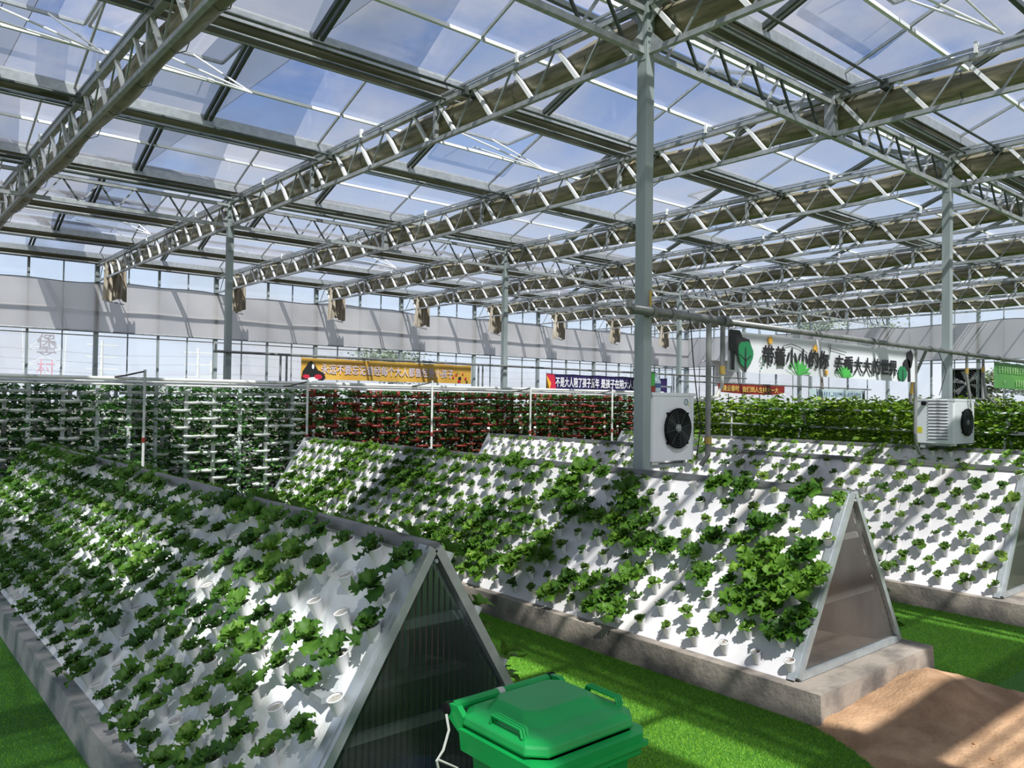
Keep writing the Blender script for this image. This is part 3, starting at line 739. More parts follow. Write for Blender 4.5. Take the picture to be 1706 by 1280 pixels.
# things seen dimly behind the end sheet of the first bed
def basin(x, y, lab):
    b = MB().m('blue').lathe([(.10, 0), (.15, .10), (.16, .10), (.11, .012)], 20); o = b.obj('basin', smooth=True, loc=(x, y, ZF))
    tag(o, lab, 'basin', 'blue basins inside the first bed')
basin(-4.80, -2.25, 'blue plastic basin behind the dark sheet, left'); basin(-4.35, -2.2, 'blue plastic basin behind the dark sheet, right')
b = MB().m('bottle').lathe([(.03, 0), (.035, .02), (.035, .15), (.012, .2)], 12).m('red').lathe([(.015, .2), (.015, .225)], 10)
tag(b.obj('bottle', smooth=True, loc=(-4.52, -2.35, .90)), 'pale bottle with a red cap standing behind the dark end sheet', 'bottle')
tag(MB().m('galv').box(-5.0, -4.04, -2.45, -2.15, .87, .897).obj('inner_shelf'), 'grey shelf inside the first bed behind the dark sheet', 'shelf')

# ---------------------------------------------------------------- tower garden
def leafcloud(name, mt, n, sx, sy, sz, size, seed, c=(0, 0, 0)):
    g = np.random.default_rng(seed); b = MB().m(mt)
    for i in range(n):
        p = Vector((g.normal(0, sx*.45), g.normal(0, sy*.45), abs(g.normal(0, sz*.5)))) + Vector(c)
        s_ = size*g.uniform(.6, 1.3); a = g.uniform(0, 6.28); ti = g.uniform(-.7, .7); ro = Matrix.Rotation(a, 3, 'Z') @ Matrix.Rotation(ti, 3, 'X') @ Matrix.Rotation(g.uniform(-.6, .6), 3, 'Y')
        vs = [ro @ Vector(v)*s_ + p for v in ((-.5, 0, 0), (-.25, .38, .12), (.3, .34, .1), (.55, 0, -.05), (.3, -.34, .1), (-.25, -.38, .12), (0, 0, -.03))]
        b.add(vs, [(0, 6, 1), (1, 6, 2), (2, 6, 3), (3, 6, 4), (4, 6, 5), (5, 6, 0)])
    return b
def tray_mesh(mt, n=14):
    b = MB().m(mt); pr = [(.50, 0), (.56, .02), (.58, .04), (.52, .04), (.46, .012)]
    T = Matrix.Diagonal((.29, .20, 1.3, 1))
    b.lathe(pr, n, T); return b.mesh('tray', True)
TRW, TRR = tray_mesh('pvc'), tray_mesh('red')
POLEW = MB().m('pvcg').box(-.03, .03, -.03, .03, .1, 2.42).mesh('tower_pole')
PR = MB()
for k in range(14): PR.m('red' if k % 2 else 'pvc').lathe([(.035, .1+k*.165), (.035, .1+(k+1)*.165)], 10)
POLER = PR.mesh('tower_pole', True)
FOL = []
for i in range(3):
    b = MB()
    for k in range(13):
        sg = 1 if (k+i) % 2 else -1
        for dz in (0,):
            c_ = leafcloud('f', 'leafT', 31, .29, .22, .12, .078, i*50+k, (sg*.10, (.07 if k % 3 else -.07), .42+k*.155))
            b.m('leafT'); b.add(c_.v, c_.f)
    FOL.append(b.mesh('foliage', False))
tw = random.Random(5)
row_n = ['front', 'second', 'third', 'fourth']
for ri, ty in enumerate((9.15, 9.75, 10.35, 10.95)):
    cw = {True: 0, False: 0}
    for i in range(34):
        x = -5.8+.5*i+(.25 if ri % 2 else 0)+tw.uniform(-.03, .03); red = x > .55
        r = empty('tower_planter', (x, ty+tw.uniform(-.03, .03), 0), tw.choice((0, PI)))
        if ri < 2:
            mk('tower_pole', POLER if red else POLEW, r)
            for k in range(13):
                sg = 1 if (k+i) % 2 else -1
                mk('tray', TRR if red else TRW, r, (sg*.10, -.05+.0*k, .38+.155*k+tw.uniform(-.02, .02)))
            f_ = mk('foliage', FOL[i % 3], r, None, None, (1, 1, 1)); f_['kind'] = 'stuff'
        else:
            mk('tower_pole', POLER if red else POLEW, r); f_ = mk('foliage', FOL[(i+1) % 3], r); f_['kind'] = 'stuff'
        nm = 'red trays on a red and white pole' if red else 'white trays on a white pole'
        tag(r, 'planting tower with %s trays, %s row, %s such tower from the left' % ('red' if red else 'white', row_n[ri], ORD[cw[red]]), 'planting tower', '%s row planting towers with %s trays' % (row_n[ri], 'red' if red else 'white')); cw[red] += 1
for k, (y, z) in enumerate(((8.95, 2.50), (9.45, 2.44), (10.05, 2.46), (10.65, 2.46), (11.25, 2.50))):
    tag(MB().m('pvc').tube([(-9, y, z), (11.4, y, z)], .032 if k in (0, 4) else .022, 8).obj('water_pipe'), 'white plastic pipe along the top of the planting towers, %s' % ('front', 'second', 'third', 'fourth', 'rear')[k], 'pipe', 'white pipes over the planting towers')
tag(MB().m('pvc').tube([(-9, 8.9, 2.40), (11.4, 8.9, 2.40)], .018, 8).obj('water_pipe'), 'thin white pipe just below the front tower pipe', 'pipe')
for k, (x, zt) in enumerate(((-5.5, 2.42), (-2.62, 2.66), (.38, 2.56), (3.32, 2.63), (6.2, 2.56), (9.1, 2.56))):
    r = empty('standpipe', (x, 8.80, 0))
    MB().m('pvc').tube([(0, 0, 0), (.0, 0, zt)], .024, 8).obj('riser', r)
    MB().m('red').tube([(0, 0, 1.42), (0, 0, 1.5)], .034, 8).obj('valve', r)
    MB().m('wire').tube([(0, 0, zt-.03), (-.12, .02, zt-.06), (-.3, .08, zt-.11), (-.45, .12, zt-.13)], .016, 6).obj('hose', r)
    tag(r, 'white standpipe with a black hose before the towers, %s from the left' % ('first', 'second', 'third', 'fourth', 'fifth', 'sixth')[k], 'standpipe', 'white standpipes')

# ---------------------------------------------------------------- strawberry racks at the right
RF = []
for i in range(4):
    b = MB().m('leafR')
    for tz, tx, nn in ((2.12, 0, 75), (1.74, -.22, 75), (1.74, .22, 30), (1.36, -.40, 80), (1.36, .40, 30), (.98, -.52, 70)):
        for j in range(4):
            c_ = leafcloud('f', 'leafR', int(nn*.62)+2, .34, .34, .34, .11, i*90+int(tz*10)+j*7, (tx, .125+.25*j, tz-.14)); b.add(c_.v, c_.f)
    RF.append(b.mesh('foliage'))
GUT = MB()
for tz, tx in ((2.10, 0), (1.72, -.22), (1.72, .22), (1.34, -.40), (1.34, .40), (.96, -.52), (.96, .52)):
    GUT.m('pvc').tube([(tx, -4.6, tz), (tx, 8.2, tz)], .05, 8)
for ri, x in enumerate((10.3, 12.0, 13.7, 15.4, 17.1, 19.2, 21.4)):
    r = empty('strawberry_rack', (x, 0, 0))
    for k, (tz, tx) in enumerate(((2.10, 0), (1.72, -.22), (1.72, .22), (1.34, -.40), (1.34, .40), (.96, -.52), (.96, .52))):
        MB().m('pvcg').tube([(tx, -4.6, tz), (tx, 8.2, tz)], .026, 8).obj('planting_pipe', r, smooth=True)
    for y in np.arange(-4.4, 8.3, 2.1):
        for s_ in (-1, 1): MB().m('pvc').bar((s_*.62, y, 0), (0, y, 2.1), .035, .035).obj('leg', r)
    for k in range(13):
        f_ = mk('foliage', RF[(k+ri) % 4], r, (0, -4.7+k, 0)); f_['kind'] = 'stuff'
    tag(r, 'tiered strawberry rack with white planting pipes, %s behind the planting beds' % ('first', 'second', 'third', 'fourth', 'fifth', 'sixth', 'seventh')[ri], 'plant rack', 'strawberry racks')
for k, (x, y) in enumerate(((9.55, 5.4), (9.9, -.9))):
    r = empty('spray_riser', (x, y, 0)); MB().m('pvc').tube([(0, 0, 0), (0, 0, 2.0)], .018, 6).obj('riser', r)
    MB().m('pvc').lathe([(.05, 0), (.12, .03), (.10, .05)], 12, Matrix.Translation((0, 0, 2.0))).obj('nozzle', r)
    MB().m('pvc').tube([(0, -.4, 1.75), (0, .4, 1.75)], .022, 6).obj('cross_pipe', r)
    tag(r, 'white riser with a round nozzle among the strawberries, %s' % ('left', 'right')[k], 'riser', 'white spray risers')

# ---------------------------------------------------------------- pipes
r = empty('water_main', (0, 0, 0))
MB().m('pipe').tube([(-.30, -.115, 3.20), (1.30, -.115, 3.185)], .052, 12).obj('thick_section', r, smooth=True)
MB().m('pipe').tube([(1.30, -.115, 3.185), (14.5, -.115, 3.12)], .038, 10).obj('thin_section', r, smooth=True)
for x in (-.02, .30, 1.28, 5.0, 7.0, 8.5, 10.0): MB().m('pipe').tube([(x, -.115, 3.195-x*.005), (x+.06, -.115, 3.195-x*.005)], .066 if x < 2 else .05, 12).obj('coupling', r)
MB().m('pipe').tube([(-.30, -.115, 3.20), (-.36, -.115, 3.22), (-.36, -.115, 3.30)], .03, 8).obj('bent_end', r)
MB().m('brass').tube([(-.02, -.115, 3.23), (-.02, -.115, 3.42)], .016, 8).obj('vent_nipple', r)
tag(r, 'grey water main carried across the near columns, white banner below it', 'pipe')
r = empty('supply_pipe')
MB().m('pipe').tube([(-.35, 11.90, 3.21), (20.0, 11.90, 3.19)], .030, 8).obj('pipe_run', r)
for x in (1.2, 1.35, 7.0, 7.15, 15.6): MB().m('pipe').tube([(x, 11.90, 3.2), (x, 11.90, .8)], .025, 6).obj('drop_pipe', r)
MB().m('pipe').tube([(-.3, 11.9, 3.21), (-.3, 11.9, 3.38)], .02, 6).obj('vent_nipple', r)
tag(r, 'thin grey supply pipe along the back columns, yellow and purple banners below', 'pipe')
tag(MB().m('pipe').tube([(16, 11.86, 2.98), (30, 11.86, 2.95)], .03, 8).obj('banner_rail'), 'grey rail holding the small red and pale blue banners', 'rail')

def poly(b, mk_, pts, y, th=.003):
    b.m(mk_).prism(pts, 'y', y-th, y)
# ---------------------------------------------------------------- fan units
def unit(x0, x1, yf, yb, z0, z1, label, louvre, ylab):
    r = empty('fan_unit', (x0, yf, z0)); Wd, D, H = x1-x0, yb-yf, z1-z0
    # cabinet with rounded vertical edges
    e = .025; pol = [(e, 0), (Wd-e, 0), (Wd, e), (Wd, D), (0, D), (0, e)]
    MB().m('acwhite').prism(pol, 'z', 0, H).obj('cabinet', r)
    MB().m('acwhite').prism([(-.006, -.006), (Wd+.006, -.006), (Wd+.006, D+.006), (-.006, D+.006)], 'z', H-.03, H+.006).obj('top_cover', r)
    cx, cz, R_ = Wd*.56, H*.48, .215
    c = MB().m('black'); T = Matrix.Translation((cx, 0, cz)) @ Matrix.Rotation(PI/2, 4, 'X')
    c.lathe([(R_, -.001), (R_+.012, .035), (R_, .04), (R_-.012, .012), (.001, .006)], 32, T); c.obj('fan_opening', r, smooth=True)
    bl = MB().m('black')
    for k in range(5):
        a = k*2*PI/5; bl.add([Vector((cx+q*math.cos(a+w2), -.02-w3, cz+q*math.sin(a+w2))) for q, w2, w3 in ((.04, -.3, 0), (.185, -.32, 0), (.19, .30, .012), (.04, .4, .008))], [(0, 1, 2, 3)])
    bl.obj('fan_blades', r)
    h_ = MB().m('hub').lathe([(.045, .015), (.045, .04), (.02, .05)], 16, T); h_.obj('fan_hub', r, smooth=True)
    g = MB().m('dark')
    for k in range(1, 9):
        q = R_*k/8.6; g.tube([(cx+q*math.cos(a), -.05+.012*(k/8)**2, cz+q*math.sin(a)) for a in np.linspace(0, 2*PI, 29)], .0022, 4, cap=False)
    for k in range(8):
        a = k*PI/4+.2; g.tube([(cx, -.05, cz), (cx+(R_+.02)*math.cos(a), -.03, cz+(R_+.02)*math.sin(a))], .0026, 4)
    g.obj('fan_guard', r)
    for k, (sx, sz) in enumerate(((-1, 1), (-1, -1), (1, 1), (1, -1))):
        MB().m('black').box(cx+sx*.165-.012, cx+sx*.165+.012, -.035, 0, cz+sz*.165-.012, cz+sz*.165+.012).obj('guard_clip', r)
    lg = MB().m('p_blue')
    T2 = Matrix.Translation((Wd*.78, -.001, H*.87)) @ Matrix.Rotation(PI/2, 4, 'X')
    lg.lathe([(.034, 0), (.038, .0015), (.030, .0015), (.028, 0)], 20, T2, cap=False); lg.m('p_lime').lathe([(.022, 0), (.014, .0015)], 14, T2, cap=False)
    lg.m('yellow').box(Wd*.78+.045, Wd*.78+.055, -.0015, 0, H*.80, H*.87)
    lg.obj('round_emblem', r)
    for xx in (.12, Wd-.12): MB().m('galv').box(xx-.02, xx+.02, .05, D-.05, -.04, 0).obj('foot', r)
    MB().m('tape').box(.02, .13, .01, .07, -.035, -.002).obj('drain_block', r)
    if louvre:
        lv = MB().m('acwhite'); dk = MB().m('dark')
        for col_ in (.30, .50):
            for k in range(13):
                z = .06+k*.052; yy = D*col_
                dk.box(-.003, .0, yy-.085*1, yy+.085, z, z+.014); lv.prism([(-.018, z+.016), (-.001, z+.03), (-.001, z+.014)], 'y', yy-.09, yy+.09)
        dk.obj('louvre_slot', r); lv.obj('louvre_blade', r)
        MB().m('yellow').box(-.002, 0, D*.80, D*.93, .16, .26).obj('warning_label', r)
        MB().m('black').lathe([(.035, 0), (.035, .07), (.028, .075)], 12, Matrix.Translation((0, D*.74, H*.90)) @ Matrix.Rotation(-PI/2, 4, 'Y')).obj('water_port', r)
    tag(r, label, 'fan unit', 'white fan units'); return r
unit(.10, .86, -.05, .20, 1.575, 2.325, 'white box fan unit hung beside the near tall column', False, '')
unit(7.03, 7.86, -.49, .13, 1.62, 2.34, 'white louvred fan unit hung before the second column', True, '')
# brackets holding the units
for x0, x1, y, z, lb in ((.06, .80, .05, 1.535, 'steel bracket under the near fan unit'), (7.0, 8.0, -.0, 1.58, 'steel bracket under the louvred fan unit')):
    b_ = MB().m('galv').box(min(x0, 0) if x0 < 1 else x0, x1, y-.03, y+.03, z-.04, z-.0); b_.box(x0, x1, y+.08, y+.12, z-.04, z)
    tag(b_.obj('steel_bracket'), lb, 'bracket', 'unit brackets')
# hoses and drop pipes at the units
r = empty('feed_pipe'); MB().m('pipe').tube([(1.02, -.115, 3.16), (1.02, -.115, 1.62), (.98, -.05, 1.5)], .032, 8).obj('drop_pipe', r); MB().m('brass').tube([(1.02, -.115, 1.75), (1.02, -.115, 1.83)], .042, 8).obj('valve', r)
tag(r, 'grey drop pipe just right of the near fan unit', 'pipe')
r = empty('feed_pipe'); MB().m('pipe').tube([(1.29, -.115, 3.16), (1.29, -.115, 2.58)], .030, 8).obj('drop_pipe', r)
MB().m('tape').tube([(1.29, -.115, 2.60), (1.28, -.115, 2.42), (1.20, -.1, 2.30), (1.02, -.05, 2.25), (.76, 0, 2.26)], .020, 8).obj('hose', r)
MB().m('brass').tube([(1.29, -.115, 2.56), (1.29, -.115, 2.66)], .036, 8).obj('valve', r)
tag(r, 'second drop pipe with a pale hose bending to the near fan unit', 'pipe')
r = empty('feed_pipe'); MB().m('pipe').tube([(6.48, -.115, 3.12), (6.48, -.115, 1.78), (6.55, -.1, 1.60), (6.8, -.05, 1.45)], .030, 8).obj('drop_pipe', r); tag(r, 'grey drop pipe left of the louvred fan unit, bent at its foot', 'pipe')
r = empty('feed_pipe'); MB().m('pipe').tube([(6.90, -.10, 3.12), (6.90, .12, 2.6), (6.90, .14, 2.29), (6.95, .16, 2.27), (7.02, .17, 2.27)], .026, 8).obj('drop_pipe', r); MB().m('brass').tube([(6.9, .10, 2.62), (6.9, .13, 2.42)], .032, 8).obj('valve', r); tag(r, 'drop pipe with brass valve entering the louvred fan unit', 'pipe')
for k, (x, zb) in enumerate(((8.55, 2.35), (9.3, 2.4))):
    r = empty('feed_pipe'); MB().m('pipe').tube([(x, -.115, 3.1), (x, -.115, zb+.4), (x+.05, -.15, zb), (x+.15, -.25, zb-.1)], .026, 8).obj('drop_pipe', r); MB().m('brass').tube([(x, -.115, zb+.45), (x, -.115, zb+.55)], .032, 8).obj('valve', r)
    tag(r, ('grey drop pipe just right of the second column', 'grey drop pipe with valve left of the green banner')[k], 'pipe')
tag(MB().m('wire').tube([(.60, -.14, 3.25), (.62, -.16, 3.1), (.66, -.17, 2.7), (.72, -.18, 2.3), (.74, -.22, 1.95), (.70, -.20, 1.62)], .007, 5).obj('power_cable'), 'black cable hanging from the water main to the near fan unit', 'cable')
tag(MB().m('wire').tube([(7.35, -.115, 3.13), (7.2, -.3, 2.8), (7.05, -.25, 2.4)], .006, 5).obj('power_cable'), 'thin black cable beside the second column', 'cable')
# jug and red box on the near unit
jb = MB().m('bottle').lathe([(.055, 0), (.06, .02), (.06, .12), (.045, .15), (.02, .18)], 14).m('p_blue').lathe([(.061, .05), (.061, .10)], 14, cap=False).m('bottle').lathe([(.022, .18), (.022, .20)], 10)
tag(jb.obj('water_bottle', smooth=True, loc=(.25, .03, 2.331)), 'clear water bottle with a blue label standing on the near fan unit', 'bottle')
jb = MB().m('red').box(-.035, .035, -.03, .03, 0, .07).m('p_lgreen').box(-.03, .03, -.025, .025, .07, .21).m('dark').box(-.04, .04, -.03, .03, .21, .225)
tag(jb.obj('small_can', loc=(.145, .0, 2.331)), 'small red and green can beside the water bottle', 'can')
rc_ = MB().m('galv').tube([(.36, .1, 2.331), (.36, .1, 2.40), (.62, .1, 2.40), (.62, .1, 2.331)], .012, 6); tag(rc_.obj('lifting_handle'), 'bent steel handle on top of the near fan unit', 'handle')

# ---------------------------------------------------------------- banners
FONT = None
def text(s, size, mk_, loc, parent, width=None, bold=.012, ext=.002, name='lettering', shear=0, heavy=0):
    c = bpy.data.curves.new('t', 'FONT'); c.body = s; c.size = size; c.extrude = ext; c.offset = bold*size; c.align_x = 'LEFT'; c.resolution_u = 3; c.shear = shear
    o = bpy.data.objects.new('t', c); COL.objects.link(o); bpy.context.view_layer.update()
    dg = bpy.context.evaluated_depsgraph_get(); me = bpy.data.meshes.new_from_object(o.evaluated_get(dg)); bpy.data.objects.remove(o)
    if heavy:
        co = mesharr(me); fs = [tuple(p.vertices) for p in me.polygons]; V = []; F = []
        for k, (dx, dy) in enumerate(((0, 0), (heavy, 0), (-heavy, 0), (0, heavy), (0, -heavy))):
            V.append(co+np.array([dx, dy, .0002*k])); F += [tuple(i+k*len(co) for i in f) for f in fs]
        me = bpy.data.meshes.new(name); me.from_pydata(np.concatenate(V).tolist(), [], F)
    me.name = name; me.materials.clear(); me.materials.append(M[mk_])
    n = mk(name, me, parent, loc, (PI/2, 0, 0))
    xs = [v.co.x for v in me.vertices]
    if xs and width: n.scale = (width/(max(xs)-min(xs)), 1, 1)
    return n
def strokes(b, mk_, x0, x1, z0, z1, n, y, seed):
    """illegible characters: little strokes in square cells"""
    q = random.Random(seed); c = (x1-x0)/n
    for i in range(n):
        a = x0+c*i+c*.1; w_ = c*.78; h = z1-z0
        for k in range(3):
            z = z0+h*(.12+.36*k)+q.uniform(-.04, .04)*h; s0 = q.uniform(0, .3)*w_; b.m(mk_).box(a+s0, a+w_-q.uniform(0, .3)*w_, y-.003, y, z-.05*h, z+.05*h)
        for k in range(2):
            xx = a+w_*q.uniform(.15, .85); b.m(mk_).box(xx-.06*w_, xx+.06*w_, y-.0034, y, z0+h*q.uniform(0, .3), z1-h*q.uniform(0, .25))
def banner(name_lab, x0, x1, z0, z1, y, mk_, slope_=0, seed=1):
    r = empty('banner', (x0, y, z0)); r.rotation_euler = (0, math.atan(-slope_)*-1 if slope_ else 0, 0)
    L, H = x1-x0, z1-z0; b = MB().m(mk_); n = 40; q = random.Random(seed)
    for i in range(n+1):
        x = L*i/n; wv = .005*math.sin(x*2.1+seed)+.002*math.sin(x*7.3); sg = -.015*abs(math.sin(PI*i/n*5))
        for j, z in enumerate((0, H*.5, H)): b.v.append((x, wv*(1-j*.45), z+(sg if j == 2 else 0)))
    for i in range(n):
        for j in (0, 1): b.f.append((i*3+j, (i+1)*3+j, (i+1)*3+j+1, i*3+j+1)); b.mi.append(0)
    o = b.mesh('cloth', False); c = mk('cloth', o, r); md = c.modifiers.new('s', 'SOLIDIFY'); md.thickness = .003
    for i in range(0, 9): 
        MB().m('wire').tube([(L*i/8, 0, H-.01), (L*i/8, 0, H+.06)], .004, 4).obj('tie', r)
    tag(r, name_lab, 'banner', 'slogan banners'); return r, L, H
class Parts:
    """each printed shape becomes a part of its own"""
    def __init__(s, par): s.par = par; s.k = None
    def m(s, k): s.k = k; return s
    def prism(s, pts, ax, a, b): MB().m(s.k).prism(pts, ax, a, b).obj('printed_shape', s.par); return s
    def box(s, *a): MB().m(s.k).box(*a).obj('printed_shape', s.par); return s
    def obj(s, *a): pass
def ell(cx, cz, rx, rz, n=16, wob=0, s=0): return [(cx+rx*(1+wob*math.sin(3*a+s))*math.cos(a), cz+rz*(1+wob*math.cos(5*a+s))*math.sin(a)) for a in [2*PI*k/n for k in range(n)]]
# large white banner
r, L, H = banner('large white banner with black brush characters and green trees, on the water main', 1.40, 6.50, 2.60, 3.10, -.115, 'b_white', 0, 1)
g = Parts(r); Yp = -.022
poly(g, 'text_black', [(0, .5), (.20, .5), (.26, .42), (.40, .40), (.46, .30), (.30, .22), (.16, .20), (0, .26)], Yp)
poly(g, 'text_black', [(.04, .24), (.10, .24), (.095, .02), (.035, .02)], Yp)
poly(g, 'p_green', ell(.32, .22, .16, .16, 18, .08, 1), Yp-.002)
for pts in ([(.31, .30), (.325, .30), (.34, 0), (.29, 0)], [(.31, .14), (.31, .155), (.20, .22), (.195, .21)], [(.32, .13), (.32, .145), (.43, .21), (.44, .20)]): poly(g, 'text_black', pts, Yp-.005)
poly(g, 'text_black', ell(4.83, .36, .10, .14, 14, .12), Yp); poly(g, 'text_black', ell(4.72, .27, .12, .09, 12, .1), Yp); poly(g, 'text_black', [(4.78, .26), (4.84, .26), (4.85, 0), (4.77, 0)], Yp)
poly(g, 'p_green', ell(4.56, .12, .15, .12, 16, .08, 2), Yp-.002); poly(g, 'text_black', [(4.555, .18), (4.575, .18), (4.585, .0), (4.545, .0)], Yp-.005)
for cx, cz, rr_ in ((.87, .42, .045), (1.96, .37, .05), (2.25, .06, .035)):
    poly(g, 'p_orange', ell(cx, cz, rr_, rr_, 16), Yp)
    for k in range(10):
        a = k*PI/5; q0, q1 = rr_*1.2, rr_*1.6
        poly(g, 'p_orange', [(cx+q0*math.cos(a-.08), cz+q0*math.sin(a-.08)), (cx+q0*math.cos(a+.08), cz+q0*math.sin(a+.08)), (cx+q1*math.cos(a), cz+q1*math.sin(a))], Yp)
for cx, sc in ((1.52, 1), (2.72, .85)):
    for k in range(9):
        a = .25+k*.33; poly(g, 'p_lgreen', [(cx, -.0), (cx+.26*sc*math.cos(a)-.03, .16*sc*math.sin(a)), (cx+.34*sc*math.cos(a), .20*sc*math.sin(a)), (cx+.26*sc*math.cos(a)+.04, .14*sc*math.sin(a)-.01)], Yp-.001*k)
for (xa, za, xb, zb) in ((1.15, .36, 1.35, .40), (1.35, .40, 1.55, .37), (1.55, .37, 1.75, .30), (2.30, .46, 2.36, .34), (2.36, .46, 2.33, .24), (2.36, .40, 2.8, .36)):
    dx, dz = xb-xa, zb-za; l_ = math.hypot(dx, dz); nx_, nz_ = -dz/l_*.004, dx/l_*.004
    poly(g, 'text_black', [(xa+nx_, za+nz_), (xb+nx_, zb+nz_), (xb-nx_, zb-nz_), (xa-nx_, za-nz_)], Yp)
for k in range(26):
    q = random.Random(k); bx_ = .62+.16*q.random() if k < 13 else 4.40+.12*q.random()
    poly(g, 'p_green' if k % 3 else 'text_black', ell(bx_, .04+.16*q.random(), .008, .014, 6), Yp)
g.obj('printed_trees', r)
text('带着小小的你', .26, 'text_black', (.69, -.024, .13), r, 1.62, .0, heavy=.007)
text('去看大大的世界', .25, 'text_black', (2.46, -.024, .10), r, 1.92, .0, heavy=.007)
r, L, H = banner('yellow banner with pale characters and a black painted hut, over the towers', 1.70, 6.72, 2.66, 3.17, 11.87, 'b_yellow', 0, 2)
text('永远不要忘记曾经每个大人都曾经是小孩子', .25, 'text_lilac', (.50, -.02, .16), r, 3.90, .0, heavy=.004)
g = Parts(r); poly(g, 'text_black', [(.0, .02), (.03, .18), (.17, .38), (.24, .43), (.32, .37), (.42, .22), (.56, .16), (.62, .06), (.56, -.03), (.0, -.02)], -.02)
poly(g, 'p_red', ell(.12, .06, .09, .05), -.025); poly(g, 'p_red', ell(.43, .06, .10, .06), -.025); poly(g, 'text_white', ell(.29, .30, .03, .06), -.025); poly(g, 'text_white', ell(.30, .0, .14, .05, 12, .1), -.024)
for cx, cz, c_, q in ((4.62, .14, 'text_black', .05), (4.60, .06, 'p_red', .05), (4.50, .24, 'p_red', .03), (4.72, .26, 'p_red', .025), (4.82, .14, 'p_red', .035), (4.40, .16, 'p_red', .03), (4.86, .05, 'text_black', .03), (4.55, .30, 'p_lgreen', .02)): poly(g, c_, ell(cx, cz, q, q, 10, .15, cx), -.024)
g.obj('printed_pictures', r)
r, L, H = banner('dark purple banner with white characters and a red corner, left of the tall column', 9.54, 15.2, 2.56, 3.05, 11.87, 'b_purple', 0, 3)
g = Parts(r); poly(g, 'p_red', [(0, 0), (.40, 0), (.32, .46), (0, .47)], -.018); poly(g, 'p_orange', [(0, 0), (.12, 0), (.18, .2), (.0, .42)], -.022); g.obj('printed_corner', r)
text('不是大人陪了孩子童年', .32, 'text_white', (.36, -.022, .12), r, 1.90, .0, heavy=.006); text('是孩子在陪大人圆梦', .31, 'text_white', (2.34, -.022, .12), r, 1.95, .0, heavy=.006)
r, L, H = banner('small red banner with golden characters, right of the near fan unit', 18.1, 22.6, 2.58, 2.96, 11.84, 'b_red', 0, 4)
text('清云春时', .24, 'text_gold', (.25, -.022, .12), r, 1.05, .0, heavy=.004); text('我们到人生样大一大', .23, 'text_gold', (1.5, -.022, .10), r, 2.5, .01)
g = Parts(r); poly(g, 'text_white', [(0, 0), (1.8, 0), (1.0, .03), (0, .07)], -.018); poly(g, 'text_white', [(4.5, 0), (3.6, 0), (4.2, .05), (4.5, .10)], -.018); g.obj('pale_wave', r)
r, L, H = banner('pale blue banner with small dark characters, below the large white banner', 24.5, 29.4, 2.50, 2.90, 11.84, 'b_blue', 0, 5)
g = MB(); strokes(g, 'p_blue', .55, 1.75, .10, .30, 6, -.02, 1); strokes(g, 'p_blue', 1.95, 3.0, .10, .30, 6, -.02, 2); strokes(g, 'p_blue', 3.2, 4.5, .10, .30, 7, -.02, 3)
poly(g, 'text_black', [(4.6, .02), (4.72, .36), (4.85, .02)], -.02); g.obj('small_characters', r)
r, L, H = banner('green banner with pale characters at the right edge', 9.84, 13.0, 2.58, 3.08, -.115, 'b_green', 0, 6)
g = MB(); strokes(g, 'p_lime', .15, 2.9, .30, .42, 20, -.02, 4); strokes(g, 'p_lime', 1.05, 2.6, .05, .18, 12, -.02, 5)
poly(g, 'p_lime', [(.50, .08), (.46, .12), (.50, .17), (.485, .12)], -.02); g.obj('small_characters', r)

# ---------------------------------------------------------------- exhaust fans in the far wall
def exfan(y, z, s_, lab):
    r = empty('exhaust_fan', (WX, y, z)); f = MB().m('fanmetal'); h = s_/2
    for a, b_ in (((-h, -h), (h, -h)), ((h, -h), (h, h)), ((h, h), (-h, h)), ((-h, h), (-h, -h))):
        f.bar((-.05, a[0], a[1]), (-.05, b_[0], b_[1]), .06, .25, (1, 0, 0))
    f.obj('housing', r)
    MB().m('black').box(.06, .08, -h, h, -h, h).obj('back_shutter', r)
    for k in range(6):
        a = k*PI/3+.3; p = lambda q, w_: (-.05+.06*w_, q*math.cos(a+w_), q*math.sin(a+w_))
        MB().m('fanmetal').add([p(.1, -.25), p(h*.9, -.22), p(h*.92, .2), p(.1, .35)], [(0, 1, 2, 3)]).obj('blade', r)
    MB().m('hub').lathe([(.1, -.05), (.1, .05), (.05, .08)], 14, Matrix.Translation((-.08, 0, 0)) @ Matrix.Rotation(-PI/2, 4, 'Y')).obj('fan_hub', r)
    g = MB().m('dark')
    for k in range(1, 8): g.tube([(-.16, h*k/7.5*math.cos(a), h*k/7.5*math.sin(a)) for a in np.linspace(0, 2*PI, 25)], .006, 4, cap=False)
    g.obj('guard', r); tag(r, lab, 'exhaust fan', 'exhaust fans in the far wall')
exfan(8.45, 3.25, 1.32, 'large exhaust fan in the far wall, right of the second column')
exfan(20.9, 3.85, 1.3, 'exhaust fan in the far wall above the red banner')
r = empty('fan_hood', (31.3, 20.9, 0)); MB().m('acwhite').prism([(-.75, 3.2), (.75, 3.2), (.75, 4.62), (-.55, 4.62)], 'x', .35, .40).obj('hood_plate', r); MB().m('acwhite').box(-.5, .75, -.95, 1.1, 4.58, 4.64).obj('hood_top', r)
tag(r, 'white sheet hood over the exhaust fan above the red banner', 'hood')

